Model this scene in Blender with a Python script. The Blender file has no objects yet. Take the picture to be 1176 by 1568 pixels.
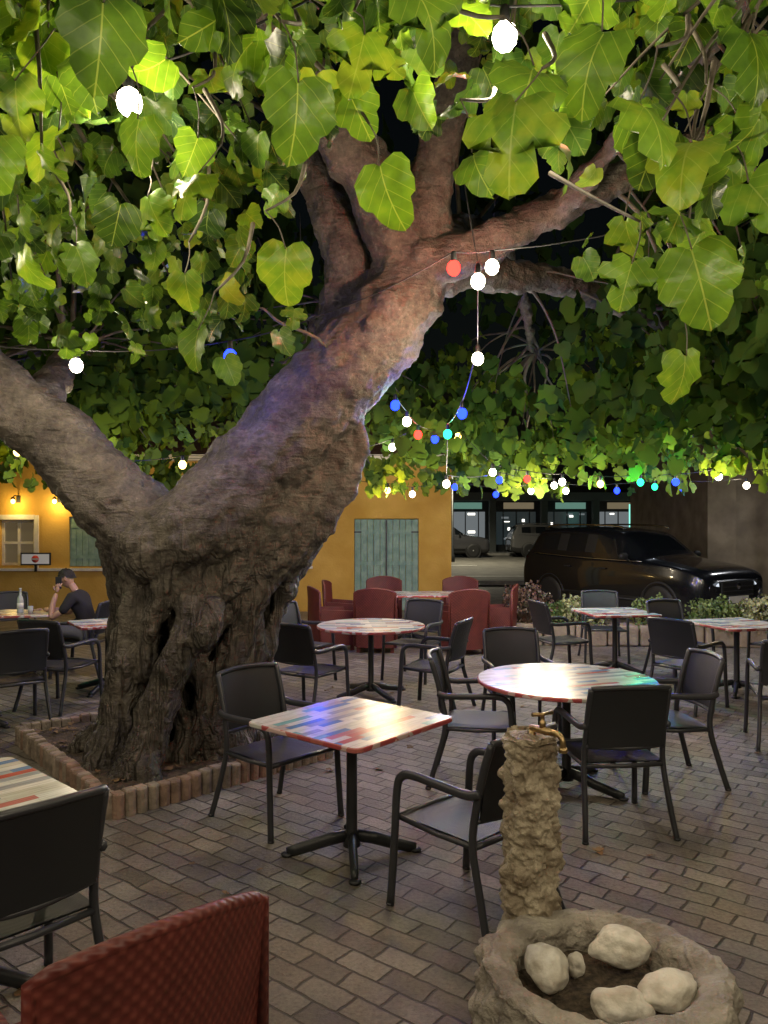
import bpy, math, random, bmesh
import numpy as np
from mathutils import Vector, Matrix, noise
random.seed(7); rng=np.random.default_rng(11)
scene=bpy.context.scene
col=scene.collection

# ------------------------------------------------------------ helpers
def link(o,parent=None):
    col.objects.link(o)
    if parent: o.parent=parent
    return o
def empty(name,loc=(0,0,0),rz=0):
    e=bpy.data.objects.new(name,None); e.location=loc; e.rotation_euler=(0,0,rz); e.empty_display_size=.1
    return link(e)
def new_mat(name):
    m=bpy.data.materials.new(name); m.use_nodes=True
    nt=m.node_tree; return m,nt,nt.nodes,nt.links,nt.nodes['Principled BSDF']
def mat(name,c,rough=.6,metal=0,var=0.0,vscale=6,bump=0.0,bscale=40,c2=None,spec=.5,coord='Object',emit=None,es=0,detail=5,coat=0):
    m,nt,N,L,P=new_mat(name)
    P.inputs['Base Color'].default_value=(*c,1); P.inputs['Roughness'].default_value=rough
    P.inputs['Metallic'].default_value=metal; P.inputs['Specular IOR Level'].default_value=spec
    P.inputs['Coat Weight'].default_value=coat; P.inputs['Coat Roughness'].default_value=.05
    tc=N.new('ShaderNodeTexCoord')
    if var>0 or c2:
        n=N.new('ShaderNodeTexNoise'); n.inputs['Scale'].default_value=vscale; n.inputs['Detail'].default_value=detail
        L.new(tc.outputs[coord],n.inputs['Vector'])
        r=N.new('ShaderNodeValToRGB'); r.color_ramp.elements[0].position=.35; r.color_ramp.elements[1].position=.65
        a=c if c2 else tuple(x*(1-var) for x in c); b=c2 if c2 else tuple(min(1,x*(1+var)) for x in c)
        r.color_ramp.elements[0].color=(*a,1); r.color_ramp.elements[1].color=(*b,1)
        L.new(n.outputs['Fac'],r.inputs['Fac']); L.new(r.outputs['Color'],P.inputs['Base Color'])
    if bump>0:
        n=N.new('ShaderNodeTexNoise'); n.inputs['Scale'].default_value=bscale; n.inputs['Detail'].default_value=6
        L.new(tc.outputs[coord],n.inputs['Vector'])
        b=N.new('ShaderNodeBump'); b.inputs['Strength'].default_value=bump; b.inputs['Distance'].default_value=.02
        L.new(n.outputs['Fac'],b.inputs['Height']); L.new(b.outputs['Normal'],P.inputs['Normal'])
    if emit:
        P.inputs['Emission Color'].default_value=(*emit,1); P.inputs['Emission Strength'].default_value=es
    return m

class MB:
    def __init__(s): s.v=[];s.f=[];s.m=[];s.s=[]
    def add(s,vs,fs,mi=0,smooth=True,M=None):
        o=len(s.v)
        if M is not None: vs=[tuple(M@Vector(p)) for p in vs]
        s.v+= [tuple(p) for p in vs]
        for f in fs: s.f.append(tuple(i+o for i in f)); s.m.append(mi); s.s.append(smooth)
    def box(s,c,d,mi=0,rz=0,M=None,bev=0):
        x,y,z=[k/2 for k in d]
        vs=[(-x,-y,-z),(x,-y,-z),(x,y,-z),(-x,y,-z),(-x,-y,z),(x,-y,z),(x,y,z),(-x,y,z)]
        T=Matrix.Translation(c)@Matrix.Rotation(rz,4,'Z')
        if M is not None: T=M@T
        s.add(vs,[(0,3,2,1),(4,5,6,7),(0,1,5,4),(1,2,6,5),(2,3,7,6),(3,0,4,7)],mi,False,T)
    def tube(s,pts,rad,n=8,mi=0,flat=1.0,up=None,cap=True,smooth=True,M=None):
        P=[Vector(p) for p in pts]; 
        if not hasattr(rad,'__len__'): rad=[rad]*len(P)
        T=[]
        for i in range(len(P)):
            a=P[max(0,i-1)]; b=P[min(len(P)-1,i+1)]; T.append((b-a).normalized())
        u=Vector(up) if up else (Vector((1,0,0)) if abs(T[0].x)<.8 else Vector((0,1,0)))
        vs=[];fs=[]
        for i,p in enumerate(P):
            u=(u-T[i]*u.dot(T[i])).normalized(); w=T[i].cross(u)
            for k in range(n):
                a=2*math.pi*(k+.5)/n
                vs.append(p+u*math.cos(a)*rad[i]+w*math.sin(a)*rad[i]*flat)
        for i in range(len(P)-1):
            for k in range(n):
                a=i*n+k;b=i*n+(k+1)%n; fs.append((a,b,b+n,a+n))
        if cap:
            fs.append(tuple(range(n-1,-1,-1))); q=(len(P)-1)*n; fs.append(tuple(q+k for k in range(n)))
        s.add(vs,fs,mi,smooth,M)
    def lathe(s,prof,n=24,mi=0,c=(0,0,0),M=None,smooth=True,sx=1,sy=1):
        vs=[];fs=[]
        for r,z in prof:
            for k in range(n):
                a=2*math.pi*k/n; vs.append((c[0]+r*sx*math.cos(a),c[1]+r*sy*math.sin(a),c[2]+z))
        for i in range(len(prof)-1):
            for k in range(n):
                a=i*n+k;b=i*n+(k+1)%n; fs.append((a,b,b+n,a+n))
        fs.append(tuple(range(n-1,-1,-1))); q=(len(prof)-1)*n; fs.append(tuple(q+k for k in range(n)))
        s.add(vs,fs,mi,smooth,M)
    def grid(s,fn,nu,nv,mi=0,smooth=True,M=None):
        vs=[fn(i/nu,j/nv) for j in range(nv+1) for i in range(nu+1)]
        fs=[(j*(nu+1)+i,j*(nu+1)+i+1,(j+1)*(nu+1)+i+1,(j+1)*(nu+1)+i) for j in range(nv) for i in range(nu)]
        s.add(vs,fs,mi,smooth,M)
    def mesh(s,name,mats):
        me=bpy.data.meshes.new(name); me.from_pydata(s.v,[],s.f)
        for m in mats: me.materials.append(m)
        me.polygons.foreach_set('material_index',s.m); me.polygons.foreach_set('use_smooth',s.s)
        me.update(); return me
    def obj(s,name,mats,parent=None,loc=(0,0,0),rz=0):
        o=bpy.data.objects.new(name,s.mesh(name,mats)); o.location=loc; o.rotation_euler=(0,0,rz)
        return link(o,parent)
def bez(pts,n=6):
    P=[Vector(p) for p in pts]; out=[]
    for i in range(len(P)-1):
        p0=P[max(0,i-1)];p1=P[i];p2=P[i+1];p3=P[min(len(P)-1,i+2)]
        for k in range(n):
            t=k/n
            out.append(.5*((2*p1)+(p2-p0)*t+(2*p0-5*p1+4*p2-p3)*t*t+(3*p1-p0-3*p2+p3)*t**3))
    out.append(P[-1]); return out
def lerp_r(r,n):
    out=[]
    for i in range(len(r)-1):
        for k in range(n): out.append(r[i]+(r[i+1]-r[i])*k/n)
    out.append(r[-1]); return out
def bevel(o,w=.005,seg=2):
    b=o.modifiers.new('bevel','BEVEL'); b.width=w; b.segments=seg; b.limit_method='ANGLE'; return o

# ------------------------------------------------------------ world: night sky
w=bpy.data.worlds.new("World"); scene.world=w; w.use_nodes=True
N=w.node_tree.nodes; bg=N['Background']
sky=N.new('ShaderNodeTexSky'); sky.sky_type='NISHITA'; sky.sun_disc=False
sky.sun_elevation=math.radians(3); sky.sun_rotation=math.radians(160)
w.node_tree.links.new(sky.outputs[0],bg.inputs[0]); bg.inputs[1].default_value=0.002
sl=bpy.data.lights.new('moon','SUN'); sl.energy=.02; sl.angle=math.radians(.5); sl.color=(.8,.88,1)
so=bpy.data.objects.new('moon',sl); so.rotation_euler=(math.radians(50),0,math.radians(160)); so.location=(0,0,30); link(so)

# ------------------------------------------------------------ ground
def paver_mat():
    m,nt,N,L,P=new_mat('brick_pavers')
    tc=N.new('ShaderNodeTexCoord'); mp=N.new('ShaderNodeMapping'); mp.inputs['Rotation'].default_value=(0,0,math.radians(38))
    L.new(tc.outputs['Object'],mp.inputs['Vector'])
    nz=N.new('ShaderNodeTexNoise'); nz.inputs['Scale'].default_value=6; nz.inputs['Detail'].default_value=3
    L.new(mp.outputs[0],nz.inputs['Vector'])
    sub=N.new('ShaderNodeVectorMath'); sub.operation='MULTIPLY_ADD'; sub.inputs[1].default_value=(.04,.04,0); 
    L.new(nz.outputs['Color'],sub.inputs[0]); L.new(mp.outputs[0],sub.inputs[2])
    br=N.new('ShaderNodeTexBrick'); br.inputs['Scale'].default_value=1
    br.inputs['Brick Width'].default_value=.225; br.inputs['Row Height'].default_value=.122
    br.inputs['Mortar Size'].default_value=.008; br.inputs['Mortar Smooth'].default_value=.6; br.inputs['Bias'].default_value=0
    br.inputs['Color1'].default_value=(0,0,0,1); br.inputs['Color2'].default_value=(1,1,1,1); br.inputs['Mortar'].default_value=(.5,.5,.5,1)
    L.new(sub.outputs[0],br.inputs['Vector'])
    r=N.new('ShaderNodeValToRGB'); cr=r.color_ramp
    cr.elements[0].color=(.175,.150,.125,1); cr.elements[1].color=(.37,.335,.28,1)
    e=cr.elements.new(.3); e.color=(.27,.235,.19,1); e=cr.elements.new(.6); e.color=(.24,.22,.19,1)
    L.new(br.outputs['Color'],r.inputs['Fac'])
    n2=N.new('ShaderNodeTexNoise'); n2.inputs['Scale'].default_value=1.1; n2.inputs['Detail'].default_value=7; n2.inputs['Roughness'].default_value=.65
    L.new(tc.outputs['Object'],n2.inputs['Vector'])
    r2=N.new('ShaderNodeValToRGB'); r2.color_ramp.elements[0].position=.35; r2.color_ramp.elements[1].position=.7
    r2.color_ramp.elements[0].color=(.42,.41,.40,1); r2.color_ramp.elements[1].color=(1,1,1,1)
    L.new(n2.outputs['Fac'],r2.inputs['Fac'])
    mx=N.new('ShaderNodeMix'); mx.data_type='RGBA'; mx.blend_type='MULTIPLY'; mx.inputs[0].default_value=.95
    L.new(r.outputs['Color'],mx.inputs[6]); L.new(r2.outputs['Color'],mx.inputs[7])
    n3=N.new('ShaderNodeTexNoise'); n3.inputs['Scale'].default_value=45; n3.inputs['Detail'].default_value=6; n3.inputs['Roughness'].default_value=.7
    L.new(tc.outputs['Object'],n3.inputs['Vector'])
    mx3=N.new('ShaderNodeMix'); mx3.data_type='RGBA'; mx3.blend_type='OVERLAY'; mx3.inputs[0].default_value=.85
    L.new(mx.outputs[2],mx3.inputs[6]); L.new(n3.outputs['Fac'],mx3.inputs[7])
    mm=N.new('ShaderNodeMix'); mm.data_type='RGBA'
    L.new(br.outputs['Fac'],mm.inputs[0]); L.new(mx3.outputs[2],mm.inputs[6]); mm.inputs[7].default_value=(.06,.051,.042,1)
    L.new(mm.outputs[2],P.inputs['Base Color'])
    mr=N.new('ShaderNodeMapRange'); mr.inputs[3].default_value=.28; mr.inputs[4].default_value=.75
    L.new(n2.outputs['Fac'],mr.inputs[0]); L.new(mr.outputs[0],P.inputs['Roughness'])
    ma=N.new('ShaderNodeMath'); ma.operation='MULTIPLY_ADD'; ma.inputs[1].default_value=-1.0
    L.new(br.outputs['Fac'],ma.inputs[0])
    ma2=N.new('ShaderNodeMath'); ma2.operation='MULTIPLY'; ma2.inputs[1].default_value=.9; L.new(n3.outputs['Fac'],ma2.inputs[0]); L.new(ma2.outputs[0],ma.inputs[2])
    ma3=N.new('ShaderNodeMath'); ma3.operation='MULTIPLY_ADD'; ma3.inputs[1].default_value=.5; L.new(br.outputs['Color'],ma3.inputs[0]); L.new(ma.outputs[0],ma3.inputs[2])
    b=N.new('ShaderNodeBump'); b.inputs['Strength'].default_value=1; b.inputs['Distance'].default_value=.010
    L.new(ma3.outputs[0],b.inputs['Height']); L.new(b.outputs['Normal'],P.inputs['Normal'])
    return m
g=MB(); g.box((0,0,-.1),(400,400,.15),0); g.obj('ground',[mat('earth',(.06,.055,.045),.9,var=.3,bump=.3)])
g=MB(); g.add([(-20,-8,0),(16,-8,0),(16,22,0),(-20,22,0)],[(0,1,2,3)],0,False); g.obj('terrace_paving',[paver_mat()])
g=MB(); g.add([(-60,23,.004),(80,23,.004),(80,43,.004),(-60,43,.004)],[(0,1,2,3)],0,False); g.obj('road',[mat('asphalt',(.11,.105,.09),.8,var=.25,vscale=2,bump=.3,bscale=60)])
g=MB(); g.add([(-60,26.3,.008),(80,26.3,.008),(80,26.45,.008),(-60,26.45,.008)],[(0,1,2,3)],0,False)
for i in range(20): g.add([(-30+i*4,33,.008),(-28+i*4,33,.008),(-28+i*4,33.15,.008),(-30+i*4,33.15,.008)],[(0,1,2,3)],0,False)
g.obj('road_marking',[mat('roadpaint',(.7,.7,.66),.6,var=.2)])
g=MB(); g.box((5,22.85,.06),(90,.3,.13)); g.box((5,44,.06),(140,2,.13)); bevel(g.obj('kerb',[mat('kerbstone',(.3,.29,.26),.8,var=.2)]),.02)

# ------------------------------------------------------------ materials
M_frame=mat('anthracite_frame',(.035,.037,.043),.34,var=.1,spec=.5)
def mesh_fabric():
    m,nt,N,L,P=new_mat('textilene'); tc=N.new('ShaderNodeTexCoord')
    wv=N.new('ShaderNodeTexWave'); wv.inputs['Scale'].default_value=90; wv.bands_direction='X'; L.new(tc.outputs['Object'],wv.inputs['Vector'])
    wz=N.new('ShaderNodeTexWave'); wz.inputs['Scale'].default_value=90; wz.bands_direction='Z'; L.new(tc.outputs['Object'],wz.inputs['Vector'])
    a=N.new('ShaderNodeMath'); a.operation='ADD'; L.new(wv.outputs['Fac'],a.inputs[0]); L.new(wz.outputs['Fac'],a.inputs[1])
    b=N.new('ShaderNodeBump'); b.inputs['Strength'].default_value=.25; b.inputs['Distance'].default_value=.002
    L.new(a.outputs[0],b.inputs['Height']); L.new(b.outputs['Normal'],P.inputs['Normal'])
    P.inputs['Base Color'].default_value=(.014,.016,.019,1); P.inputs['Roughness'].default_value=.5
    return m
M_mesh=mesh_fabric()
M_black=mat('black_metal',(.02,.022,.024),.4,var=.2,spec=.5,bump=.1,bscale=80)
def table_mat():
    m,nt,N,L,P=new_mat('painted_plank_laminate'); tc=N.new('ShaderNodeTexCoord')
    br=N.new('ShaderNodeTexBrick'); br.offset=.37; br.offset_frequency=2; br.squash=.6; br.squash_frequency=3
    br.inputs['Scale'].default_value=1; br.inputs['Brick Width'].default_value=.27; br.inputs['Row Height'].default_value=.05
    br.inputs['Mortar Size'].default_value=.0008; br.inputs['Color1'].default_value=(0,0,0,1); br.inputs['Color2'].default_value=(1,1,1,1); br.inputs['Mortar'].default_value=(.3,.3,.3,1)
    L.new(tc.outputs['Object'],br.inputs['Vector'])
    r=N.new('ShaderNodeValToRGB'); cr=r.color_ramp; cr.interpolation='CONSTANT'
    cols=[(0,(.60,.62,.58)),(.1,(.30,.33,.36)),(.18,(.66,.67,.62)),(.28,(.42,.38,.34)),(.34,(.62,.64,.60)),(.44,(.10,.20,.38)),(.53,(.68,.69,.64)),(.64,(.40,.06,.05)),(.69,(.52,.53,.45)),(.79,(.18,.38,.36)),(.86,(.62,.62,.54)),(.96,(.46,.14,.13))]
    cr.elements[0].color=(*cols[0][1],1); cr.elements[0].position=0
    cr.elements[1].position=cols[1][0]; cr.elements[1].color=(*cols[1][1],1)
    for p,c in cols[2:]:
        e=cr.elements.new(p); e.color=(*c,1)
    L.new(br.outputs['Color'],r.inputs['Fac'])
    mp=N.new('ShaderNodeMapping'); mp.inputs['Scale'].default_value=(3,40,8); L.new(tc.outputs['Object'],mp.inputs['Vector'])
    n=N.new('ShaderNodeTexNoise'); n.inputs['Scale'].default_value=2.5; n.inputs['Detail'].default_value=6; L.new(mp.outputs[0],n.inputs['Vector'])
    r2=N.new('ShaderNodeValToRGB'); r2.color_ramp.elements[0].position=.3; r2.color_ramp.elements[0].color=(.55,.53,.5,1); r2.color_ramp.elements[1].position=.6; r2.color_ramp.elements[1].color=(1,1,1,1)
    L.new(n.outputs['Fac'],r2.inputs['Fac'])
    mx=N.new('ShaderNodeMix'); mx.data_type='RGBA'; mx.blend_type='MULTIPLY'; mx.inputs[0].default_value=.8
    L.new(r.outputs['Color'],mx.inputs[6]); L.new(r2.outputs['Color'],mx.inputs[7]); L.new(mx.outputs[2],P.inputs['Base Color'])
    P.inputs['Roughness'].default_value=.25
    return m
def edge_mat():
    m,nt,N,L,P=new_mat('table_edge_band'); tc=N.new('ShaderNodeTexCoord')
    n=N.new('ShaderNodeTexVoronoi'); n.inputs['Scale'].default_value=14; L.new(tc.outputs['Object'],n.inputs['Vector'])
    r=N.new('ShaderNodeValToRGB'); r.color_ramp.interpolation='CONSTANT'
    r.color_ramp.elements[0].color=(.36,.06,.06,1); r.color_ramp.elements[1].position=.4; r.color_ramp.elements[1].color=(.55,.4,.38,1)
    e=r.color_ramp.elements.new(.6); e.color=(.40,.12,.1,1); e=r.color_ramp.elements.new(.8); e.color=(.5,.5,.46,1)
    L.new(n.outputs['Color'],r.inputs['Fac']); L.new(r.outputs['Color'],P.inputs['Base Color']); P.inputs['Roughness'].default_value=.4
    return m
M_table=table_mat(); M_edge=edge_mat()

# ------------------------------------------------------------ chair mesh (faces +Y)
def make_chair():
    b=MB()
    for s in (-1,1):
        x=.27*s
        p=bez([(x*1.04,.27,0),(x*1.01,.25,.3),(x,.235,.56),(x,.20,.635),(x,.12,.655),(x,-.05,.65),(x*.98,-.2,.645),(x*.93,-.265,.66)],4)
        b.tube(p,.0175,8,0,flat=1.25,up=(1,0,0))
        p=bez([(x*1.02,-.33,0),(x*.95,-.27,.2),(x*.90,-.215,.42),(x*.88,-.235,.6),(x*.88,-.275,.76),(x*.87,-.315,.885)],4)
        b.tube(p,.0165,8,0,flat=1.2,up=(1,0,0))
        b.tube([(x*.92,.235,.425),(x*.9,0,.41),(x*.9,-.22,.415)],.014,8,0)
        b.lathe([(.02,0),(.02,.012)],8,0,c=(x*1.04,.27,0)); b.lathe([(.02,0),(.02,.012)],8,0,c=(x*1.02,-.33,0))
    b.tube([(-.27,.24,.425),(0,.245,.43),(.27,.24,.425)],.015,8,0)
    b.tube([(-.24,-.22,.41),(0,-.235,.41),(.24,-.22,.41)],.014,8,0)
    b.tube(bez([(-.235,-.315,.885),(-.12,-.345,.895),(0,-.355,.898),(.12,-.345,.895),(.235,-.315,.885)],3),.0165,8,0)
    b.tube(bez([(-.237,-.235,.53),(0,-.275,.525),(.237,-.235,.53)],4),.013,8,0)
    for dz in (0,-.008):
        b.grid(lambda u,v:(-.243+.486*u,-.215+.45*v,.432-.018*math.sin(math.pi*u)*math.sin(math.pi*v)+dz+.0*v),8,8,1)
    for dy in (0,-.008):
        def back(u,v):
            z=.53+.355*v
            y=-.245-.075*v-.03*math.sin(math.pi*u)+.012*math.sin(math.pi*v)
            return (-.232+.464*u,y+dy,z)
        b.grid(back,8,8,1)
    return b.mesh('armchair',[M_frame,M_mesh])
ch_me=make_chair()
def chair(x,y,fx,fy,name='outdoor_armchair'):
    o=bpy.data.objects.new(name,ch_me); o.location=(x,y,.002); o.rotation_euler=(0,0,math.atan2(-fx,fy)); return link(o)
# ------------------------------------------------------------ tables
def base(b,r=.36,z=.71,curl=True,rot=0.0):
    b.lathe([(.05,.045),(.045,.08),(.032,.11),(.03,.4),(.03,z-.04),(.07,z-.02),(.07,z)],16,1)
    for k in range(4):
        a=rot+k*math.pi/2; c,s=math.cos(a),math.sin(a)
        pts=[(.03,.10),(.12,.085),(.22,.055),(r-.05,.03),(r,.02)]
        b.tube([(c*q,s*q,zz) for q,zz in pts],[.034,.036,.034,.032,.026],8,1,flat=.7,up=(0,0,1))
        b.lathe([(.03,0),(.034,.012),(.02,.02)],10,1,c=(c*r,s*r,0))
def square_table(sx,sy,name='sq',baserot=math.pi/4):
    b=MB(); t=.028; r=.045; pts=[]
    for cx,cy,a0 in ((sx/2-r,sy/2-r,0),(-sx/2+r,sy/2-r,90),(-sx/2+r,-sy/2+r,180),(sx/2-r,-sy/2+r,270)):
        for k in range(5):
            a=math.radians(a0+k*22.5); pts.append((cx+r*math.cos(a),cy+r*math.sin(a)))
    n=len(pts); e=.006
    ring=lambda sc,z:[(x*sc,y*sc,z) for x,y in pts]
    V=ring(.985,.75-t)+ring(1,.75-t+e)+ring(1,.75-e)+ring(.988,.75)
    F=[(i*n+k,i*n+(k+1)%n,(i+1)*n+(k+1)%n,(i+1)*n+k) for i in range(3) for k in range(n)]
    b.add(V,F,2,False); b.add(ring(.988,.75),[tuple(range(n))],0,False); b.add(ring(.985,.75-t),[tuple(range(n-1,-1,-1))],1,False)
    base(b,rot=baserot); return b.mesh(name,[M_table,M_black,M_edge])
def round_table(r,name='rt'):
    b=MB(); t=.028; n=64
    b.lathe([(r*.985,.75-t),(r,.75-t+.006),(r,.744),(r*.99,.75)],n,2,smooth=False)
    b.add([(r*.99*math.cos(2*math.pi*k/n),r*.99*math.sin(2*math.pi*k/n),.7505) for k in range(n)],[tuple(range(n))],0,False)
    base(b,r=.42,rot=.5); return b.mesh(name,[M_table,M_black,M_edge])
sq=square_table(.83,.83); sq_s=square_table(.72,.72,'sq_s'); rt=round_table(.62); rt2=round_table(.58,'rt2'); rect=square_table(1.5,.8,'rect')
def place(me,name,x,y,rz=0):
    o=bpy.data.objects.new(name,me); o.location=(x,y,.002); o.rotation_euler=(0,0,rz); return link(o)
place(sq,'square_cafe_table',-.18,4.3,math.radians(50))
place(sq,'square_cafe_table',-1.74,3.04,math.radians(47))
place(rt,'round_cafe_table',1.28,5.4,.35)
place(rt2,'round_cafe_table',-.14,8.25,.1)
place(rect,'long_cafe_table',.42,11.9,.05)
place(sq,'square_cafe_table',2.85,9.5,.15)
place(sq,'square_cafe_table',3.85,8.4,.3)
place(sq_s,'square_cafe_table',-4.4,9.4,.2)
place(sq_s,'square_cafe_table',-3.05,8.5,.6)
place(sq_s,'square_cafe_table',-3.75,7.0,.6)

for c in [(-.66,4.83,.7,-.65),(.42,3.72,-.68,.72),(.68,5.55,1,-.18),(1.15,6.55,.08,-1),(1.40,4.78,-.1,1),(2.02,5.55,-1,-.1),
          (-.72,7.45,.5,.8),(.5,7.65,-1,.45),(-.95,8.95,.7,-.5),(.35,9.15,-.45,-.85),
          (2.15,9.35,1,.25),(3.05,7.75,.75,.6),(2.95,10.35,-.1,-1),(3.5,9.1,.3,-1),(4.65,9.0,-.7,-.6),(3.38,6.45,.3,1),(4.45,7.3,-.6,.8),
          (-1.40,2.83,-.72,.68),(-3.4,7.0,-.6,.75),(-2.95,9.3,-.3,-1),(-3.25,7.75,.3,.9),(-4.95,10.2,.5,-.8),(-3.66,9.35,-1,.05),(-5.1,8.0,.5,.8)]:
    chair(*c)

# ------------------------------------------------------------ red wicker chairs
def wicker_mat():
    m,nt,N,L,P=new_mat('red_wicker'); tc=N.new('ShaderNodeTexCoord'); sp=N.new('ShaderNodeSeparateXYZ'); L.new(tc.outputs['Object'],sp.inputs[0])
    def sn(sock,f,ph=0):
        a=N.new('ShaderNodeMath'); a.operation='MULTIPLY_ADD'; a.inputs[1].default_value=f; a.inputs[2].default_value=ph; L.new(sock,a.inputs[0])
        s=N.new('ShaderNodeMath'); s.operation='SINE'; L.new(a.outputs[0],s.inputs[0]); return s.outputs[0]
    ad=N.new('ShaderNodeMath'); ad.operation='ADD'; L.new(sp.outputs[0],ad.inputs[0]); L.new(sp.outputs[1],ad.inputs[1])
    sx=sn(ad.outputs[0],200); sz=sn(sp.outputs[2],160)
    mu=N.new('ShaderNodeMath'); mu.operation='MULTIPLY'; L.new(sx,mu.inputs[0]); L.new(sz,mu.inputs[1])
    r=N.new('ShaderNodeValToRGB'); r.color_ramp.elements[0].position=.45; r.color_ramp.elements[0].color=(.15,.024,.018,1); r.color_ramp.elements[1].position=.95; r.color_ramp.elements[1].color=(.24,.055,.038,1)
    mr=N.new('ShaderNodeMapRange'); mr.inputs[1].default_value=-1; L.new(mu.outputs[0],mr.inputs[0]); L.new(mr.outputs[0],r.inputs['Fac'])
    nz=N.new('ShaderNodeTexNoise'); nz.inputs['Scale'].default_value=9; nz.inputs['Detail'].default_value=6; L.new(tc.outputs['Object'],nz.inputs['Vector'])
    mx=N.new('ShaderNodeMix'); mx.data_type='RGBA'; mx.blend_type='MULTIPLY'; mx.inputs[0].default_value=.75; L.new(r.outputs[0],mx.inputs[6]); L.new(nz.outputs['Fac'],mx.inputs[7])
    L.new(mx.outputs[2],P.inputs['Base Color'])
    b=N.new('ShaderNodeBump'); b.inputs['Strength'].default_value=.5; b.inputs['Distance'].default_value=.003; L.new(mu.outputs[0],b.inputs['Height']); L.new(b.outputs[0],P.inputs['Normal'])
    P.inputs['Roughness'].default_value=.5; return m
M_wick=wicker_mat(); M_cush=mat('seat_pad',(.12,.02,.016),.8,var=.2)
def make_wicker():
    b=MB(); W=.28
    def shell(f,nu,nv,th):
        b.grid(lambda u,v:f(u,v,0),nu,nv,0); b.grid(lambda u,v:f(1-u,v,th),nu,nv,0)
        for v0 in (0,1): b.grid(lambda u,v:f(u,v0,th*v),nu,1,0)
        for u0 in (0,1): b.grid(lambda u,v:f(u0,v,th*u),1,nv,0)
    top_=lambda u:.850+.06*math.sin(math.pi*u)**.8
    def back(u,v,t):
        x=-W+2*W*u; top=top_(u)
        z=.08+(top-.08)*v; y=-.24-.07*math.sin(math.pi*u)-.06*max(0,(z-.4))-t
        return (x*(1+.04*v),y,z)
    shell(back,14,16,.035)
    edge=[]
    for k in range(17):
        u=k/16; p=back(u,1,.0175); edge.append((p[0],p[1],p[2]+.002))
    b.tube([ (edge[0][0],edge[0][1]+.0,.1) ]+edge+[(edge[-1][0],edge[-1][1],.1)],.019,10,0,up=(0,1,0))
    for s in (-1,1):
        def arm(u,v,t):
            y=-.25+.5*u; top=.60-.03*u
            return (s*(W-.04+t),y,.08+(top-.08)*v)
        shell(arm,8,8,.04)
    b.box((0,0,.26),(2*W-.1,.48,.3),0); b.box((0,.0,.44),(2*W-.1,.46,.06),1)
    for sx in(-1,1):
        for sy in(-1,1): b.box((sx*.24,sy*.22,.04),(.05,.05,.08),0)
    return b.mesh('wicker_chair',[M_wick,M_cush])
wk=make_wicker()
def wicker(x,y,fx,fy):
    o=bpy.data.objects.new('red_wicker_chair',wk); o.location=(x,y,.002); o.rotation_euler=(0,0,math.atan2(-fx,fy)); link(o)
for c in [(-.73,2.06,-.66,.75),(-.62,12.3,1,-.1),(-.1,11.15,.1,1),(0,12.9,0,-1),(1.25,12.9,-.2,-1),(1.12,11.0,-.25,1),(1.65,11.6,-1,.2),(-.75,11.3,.8,.3)]: wicker(*c)

# ------------------------------------------------------------ string lights
R=.043; GAIN=3.0
PAL={'w':(1,.84,.60),'b':(.03,.06,1),'r':(1,.05,.03),'g':(.03,1,.40),'y':(1,.68,.22)}
GLOB={'w':(1,.90,.66,22),'b':(.010,.028,1,9),'r':(1,.03,.02,7),'g':(.02,1,.33,6),'y':(1,.62,.16,12)}
cache={}
def globe_mat(c):
    if c not in cache:
        m,nt,N,L,P=new_mat('bulb_'+c); nt.nodes.remove(P)
        e=N.new('ShaderNodeEmission'); g_=GLOB[c]; e.inputs[0].default_value=(*g_[:3],1); e.inputs[1].default_value=g_[3]
        L.new(e.outputs[0],N['Material Output'].inputs[0]); m.cycles.emission_sampling='NONE'; cache[c]=m
    return cache[c]
def bulb_light(c,W,p,parent):
    k=('L',c,W)
    if k not in cache:
        l=bpy.data.lights.new('bulb_light','POINT'); l.energy=W*GAIN; l.color=PAL[c]; l.shadow_soft_size=.03; cache[k]=l
    o=bpy.data.objects.new('bulb_light',cache[k]); o.location=(p[0],p[1],p[2]-R*1.2-.032); link(o,parent)
M_cable=mat('cable',(.02,.02,.02),.5)
def ico(R,c,sub=2):
    bm=bmesh.new(); bmesh.ops.create_icosphere(bm,subdivisions=sub,radius=R)
    v=[(p.co.x+c[0],p.co.y+c[1],p.co.z*1.15+c[2]) for p in bm.verts]; f=[tuple(q.index for q in t.verts) for t in bm.faces]; bm.free(); return v,f
def string(pts):
    root=empty('string_lights'); b=MB(); path=[]
    for i,p in enumerate(pts):
        path.append(Vector((p[0],p[1],p[2]+.10)))
        if i<len(pts)-1:
            q=pts[i+1]; a=Vector(p[:3]);c=Vector(q[:3]); L=(c-a).length
            for t in (.25,.5,.75): path.append(a.lerp(c,t)+Vector((0,0,.10-.04*L*4*t*(1-t)*.8)))
    b.tube(path,.0045,6,0)
    byc={}
    for p in pts:
        if not p[3]: continue
        b.lathe([(.012,.102),(.017,.09),(.018,.045),(.014,.035)],10,0,c=p[:3])
        byc.setdefault(p[3],[]).append(p[:3])
        if p[4]>0: bulb_light(p[3],p[4],p,root)
    b.obj('cable',[M_cable],root)
    for c,ps in byc.items():
        m=MB()
        for p in ps:
            v,f=ico(R,p); m.add(v,f,0)
        m.obj('bulbs',[globe_mat(c)],root)
string([(-4.5,4.9,3.15,'w',8),(-3.2,4.95,3.0,None,0),(-2.0,5.0,2.87,'w',9),(-1.0,5.0,2.93,'b',4),(-.4,5.0,3.1,None,0),(.43,4.75,3.42,'r',10),(.66,4.7,3.41,'w',5),(1.8,4.3,3.5,None,0),(3.2,3.9,3.35,'w',9)])
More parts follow.
